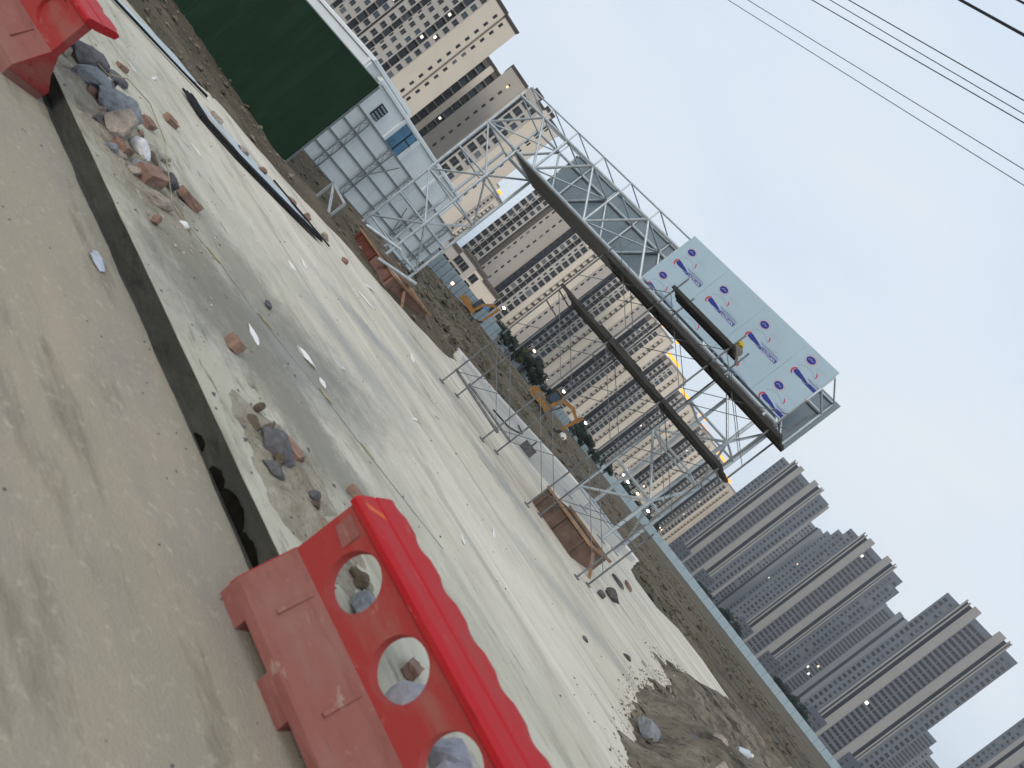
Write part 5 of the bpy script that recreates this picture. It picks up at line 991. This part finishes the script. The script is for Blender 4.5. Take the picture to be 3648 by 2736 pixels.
# --- grey towers on the right
def slots(c1, c2, w): return [('slot', c1, w, 1.95, 0.6), ('slot', c2, w, 1.95, 0.6)]
def base(t, d, hm, h0, h1, hgt, wm='tower_base'):
    g = MB(); g.box((h0 - hm) * d, (h1 - hm) * d, -1.2, 3, 0, hgt); b = g.build('base_wall', wm, t)
    me = win_mesh('win', 1.6, 1.5, 'glass_dark'); n = int((h1 - h0) * d / 3.2)
    for i in range(n):
        for z in (2.5, 5.5, 8.2):
            if z + 1.8 < hgt: obj('window', me, b, ((h0 - hm) * d + (i + 0.5) * (h1 - h0) * d / n, -1.26, z))
kw = dict(lit=0.009, blue=0.25, cornice='tower_mid', cap=False, glass='glass_dark')
t = tower('first grey tower, left of the three large ones at the right', 525, [
    (0.2787, 0.2905, 1.5, 'tower_mid', 0.181, [W(0.2815, 2.1, 1.9), W(0.287, 1.7, 1.6)]), (0.2905, 0.2925, 0.2, 'tower_light', 0.190, []), (0.2925, 0.2945, 0.8, 'tower_dark', 0.188, []), (0.2945, 0.2962, 0.2, 'tower_light', 0.190, []), (0.2962, 0.3005, 1.4, 'tower_dark', 0.188, []), (0.3005, 0.308, -0.6, 'tower_light', 0.1905, []),
    (0.308, 0.325, 0.8, 'tower_mid', 0.1855, slots(0.3123, 0.3203, 3.5)), (0.325, 0.333, -0.6, 'tower_light', 0.1935, []), (0.333, 0.3375, 1.4, 'tower_dark', 0.192, []), (0.3375, 0.3395, 0.2, 'tower_light', 0.195, []), (0.3395, 0.3405, 0.8, 'tower_dark', 0.193, []), (0.3405, 0.343, 0.2, 'tower_light', 0.195, []),
    (0.343, 0.3605, 1.5, 'tower_mid', 0.1885, [W(0.348, 1.7, 1.6), W(0.3565, 2.3, 1.9)]), (0.3605, 0.364, 2.2, 'tower_light', 0.187, [])], 0.1855, 33, seed=41, **kw)
hm = (0.2787 + 0.364) / 2; base(t, 525, hm, 0.284, 0.306, 11); base(t, 525, hm, 0.328, 0.35, 11)
t = tower('second grey tower, in the middle of the three large ones', 500, [
    (0.3918, 0.4003, 2.5, 'tower_mid', 0.180, [W(0.3965, 1.6, 1.6)]), (0.4003, 0.4145, 1.5, 'tower_mid', 0.193, [W(0.4035, 2.1, 1.9), W(0.4095, 1.7, 1.6)]), (0.4145, 0.4165, 0.2, 'tower_light', 0.203, []), (0.4165, 0.4185, 0.8, 'tower_dark', 0.2, []), (0.4185, 0.4203, 0.2, 'tower_light', 0.203, []), (0.4203, 0.4243, 1.4, 'tower_dark', 0.2, []), (0.4243, 0.4338, -0.6, 'tower_light', 0.2035, []),
    (0.4338, 0.4547, 0.8, 'tower_mid', 0.198, slots(0.4392, 0.4492, 4.2)), (0.4547, 0.4643, -0.6, 'tower_light', 0.207, []), (0.4643, 0.4688, 1.4, 'tower_dark', 0.205, []), (0.4688, 0.4706, 0.2, 'tower_light', 0.209, []), (0.4706, 0.4718, 0.8, 'tower_dark', 0.206, []), (0.4718, 0.4738, 0.2, 'tower_light', 0.208, []),
    (0.4738, 0.4925, 1.5, 'tower_mid', 0.2018, [W(0.4795, 1.7, 1.6), W(0.4880, 2.3, 1.9)]), (0.4925, 0.5005, 2.6, 'tower_mid', 0.191, [W(0.4955, 1.4, 1.5)])], 0.198, 33, seed=42, **kw)
hm = (0.3918 + 0.5005) / 2; base(t, 500, hm, 0.408, 0.432, 11); base(t, 500, hm, 0.458, 0.486, 11)
t = tower('third grey tower, the largest one at the lower right', 395, [
    (0.5365, 0.558, 1.5, 'tower_mid', 0.2395, [W(0.542, 2.1, 1.9), W(0.5515, 1.7, 1.6)]), (0.558, 0.5605, 0.2, 'tower_light', 0.252, []), (0.5605, 0.563, 0.8, 'tower_dark', 0.25, []), (0.563, 0.5652, 0.2, 'tower_light', 0.252, []), (0.5652, 0.5705, 1.4, 'tower_dark', 0.25, []), (0.5705, 0.5825, -0.6, 'tower_light', 0.254, []),
    (0.5825, 0.6135, 0.8, 'tower_mid', 0.2465, slots(0.5905, 0.6055, 5.0)), (0.6135, 0.626, -0.6, 'tower_light', 0.259, []), (0.626, 0.631, 1.4, 'tower_dark', 0.257, []), (0.631, 0.6332, 0.2, 'tower_light', 0.2615, []), (0.6332, 0.6348, 0.8, 'tower_dark', 0.26, []), (0.6348, 0.637, 0.2, 'tower_light', 0.261, []),
    (0.637, 0.659, 1.5, 'tower_mid', 0.252, [W(0.6435, 1.7, 1.6), W(0.6535, 2.1, 1.9)])], 0.2465, 33, seed=43, **kw)
hm = (0.5365 + 0.659) / 2; base(t, 395, hm, 0.555, 0.58, 10); base(t, 395, hm, 0.618, 0.64, 10)
tower('grey tower cut off by the lower right corner', 380, [(0.7177, 0.735, 0, 'tower_mid', None, [W(0.723, 1.5, 1.6), W(0.730, 1.3, 1.4)]), (0.735, 0.741, -0.4, 'tower_light', None, []), (0.741, 0.746, 1.0, 'tower_dark', None, []), (0.746, 0.76, -0.6, 'tower_light', None, []), (0.76, 0.80, 0.6, 'tower_mid', None, slots(0.77, 0.788, 5.0))], 0.27, 34, seed=44, **kw)
kw['lit'] = 0.02
tower('distant grey tower between first and second large grey towers, left part', 640, [(0.3635, 0.3735, 0, 'far_tower', 0.158, [W(0.3665, 2, 1.7), W(0.371, 2, 1.7)]), (0.3735, 0.3765, 0.6, 'tower_dark', 0.16, []), (0.3765, 0.3815, -0.3, 'far_tower', 0.1615, [])], 0.16, 33, seed=51, **kw)
tower('distant grey tower between first and second large grey towers, right part', 660, [(0.3815, 0.385, 0, 'far_tower', 0.161, []), (0.385, 0.3925, 0.4, 'tower_mid', 0.1672, [W(0.3885, 2, 1.7)])], 0.1672, 34, seed=52, **kw)
tower('distant grey tower with lit windows right of the second grey tower', 620, [(0.5002, 0.504, -0.3, 'far_tower', 0.169, []), (0.504, 0.5195, 0.6, 'tower_mid', 0.169, slots(0.508, 0.5155, 4.2)), (0.5195, 0.527, -0.4, 'far_tower', 0.1765, []), (0.527, 0.531, 0.8, 'tower_dark', 0.176, []), (0.531, 0.541, -0.1, 'far_tower', 0.177, [])], 0.169, 34, seed=53, lit=0.07, blue=0.2, cap=False)
tower('low distant grey block right of the third grey tower', 640, [(0.6585, 0.677, 0, 'tower_mid', 0.1132, slots(0.6635, 0.672, 4.4)), (0.677, 0.686, 0.5, 'far_tower', 0.1015, [W(0.6815, 2, 1.7)]), (0.686, 0.705, 0.2, 'far_tower', 0.096, slots(0.691, 0.699, 4.0))], 0.11, 23, seed=54, **kw)

# ================================================================== HAZE
hz = bpy.data.materials.new('haze'); hz.use_nodes = True; t_ = hz.node_tree; t_.nodes.remove(t_.nodes['Principled BSDF']); pv = t_.nodes.new('ShaderNodeVolumePrincipled')
pv.inputs['Color'].default_value = (0.80, 0.86, 0.93, 1); pv.inputs['Density'].default_value = 0.0002; pv.inputs['Anisotropy'].default_value = 0.2
t_.links.new(pv.outputs[0], t_.nodes['Material Output'].inputs['Volume']); MATS['haze'] = hz
g = MB(); g.box(-4700, 4700, -4700, 4700, -1.3, 135); tag(g.build('haze', 'haze'), 'thin blue evening haze filling the air', kind='stuff')
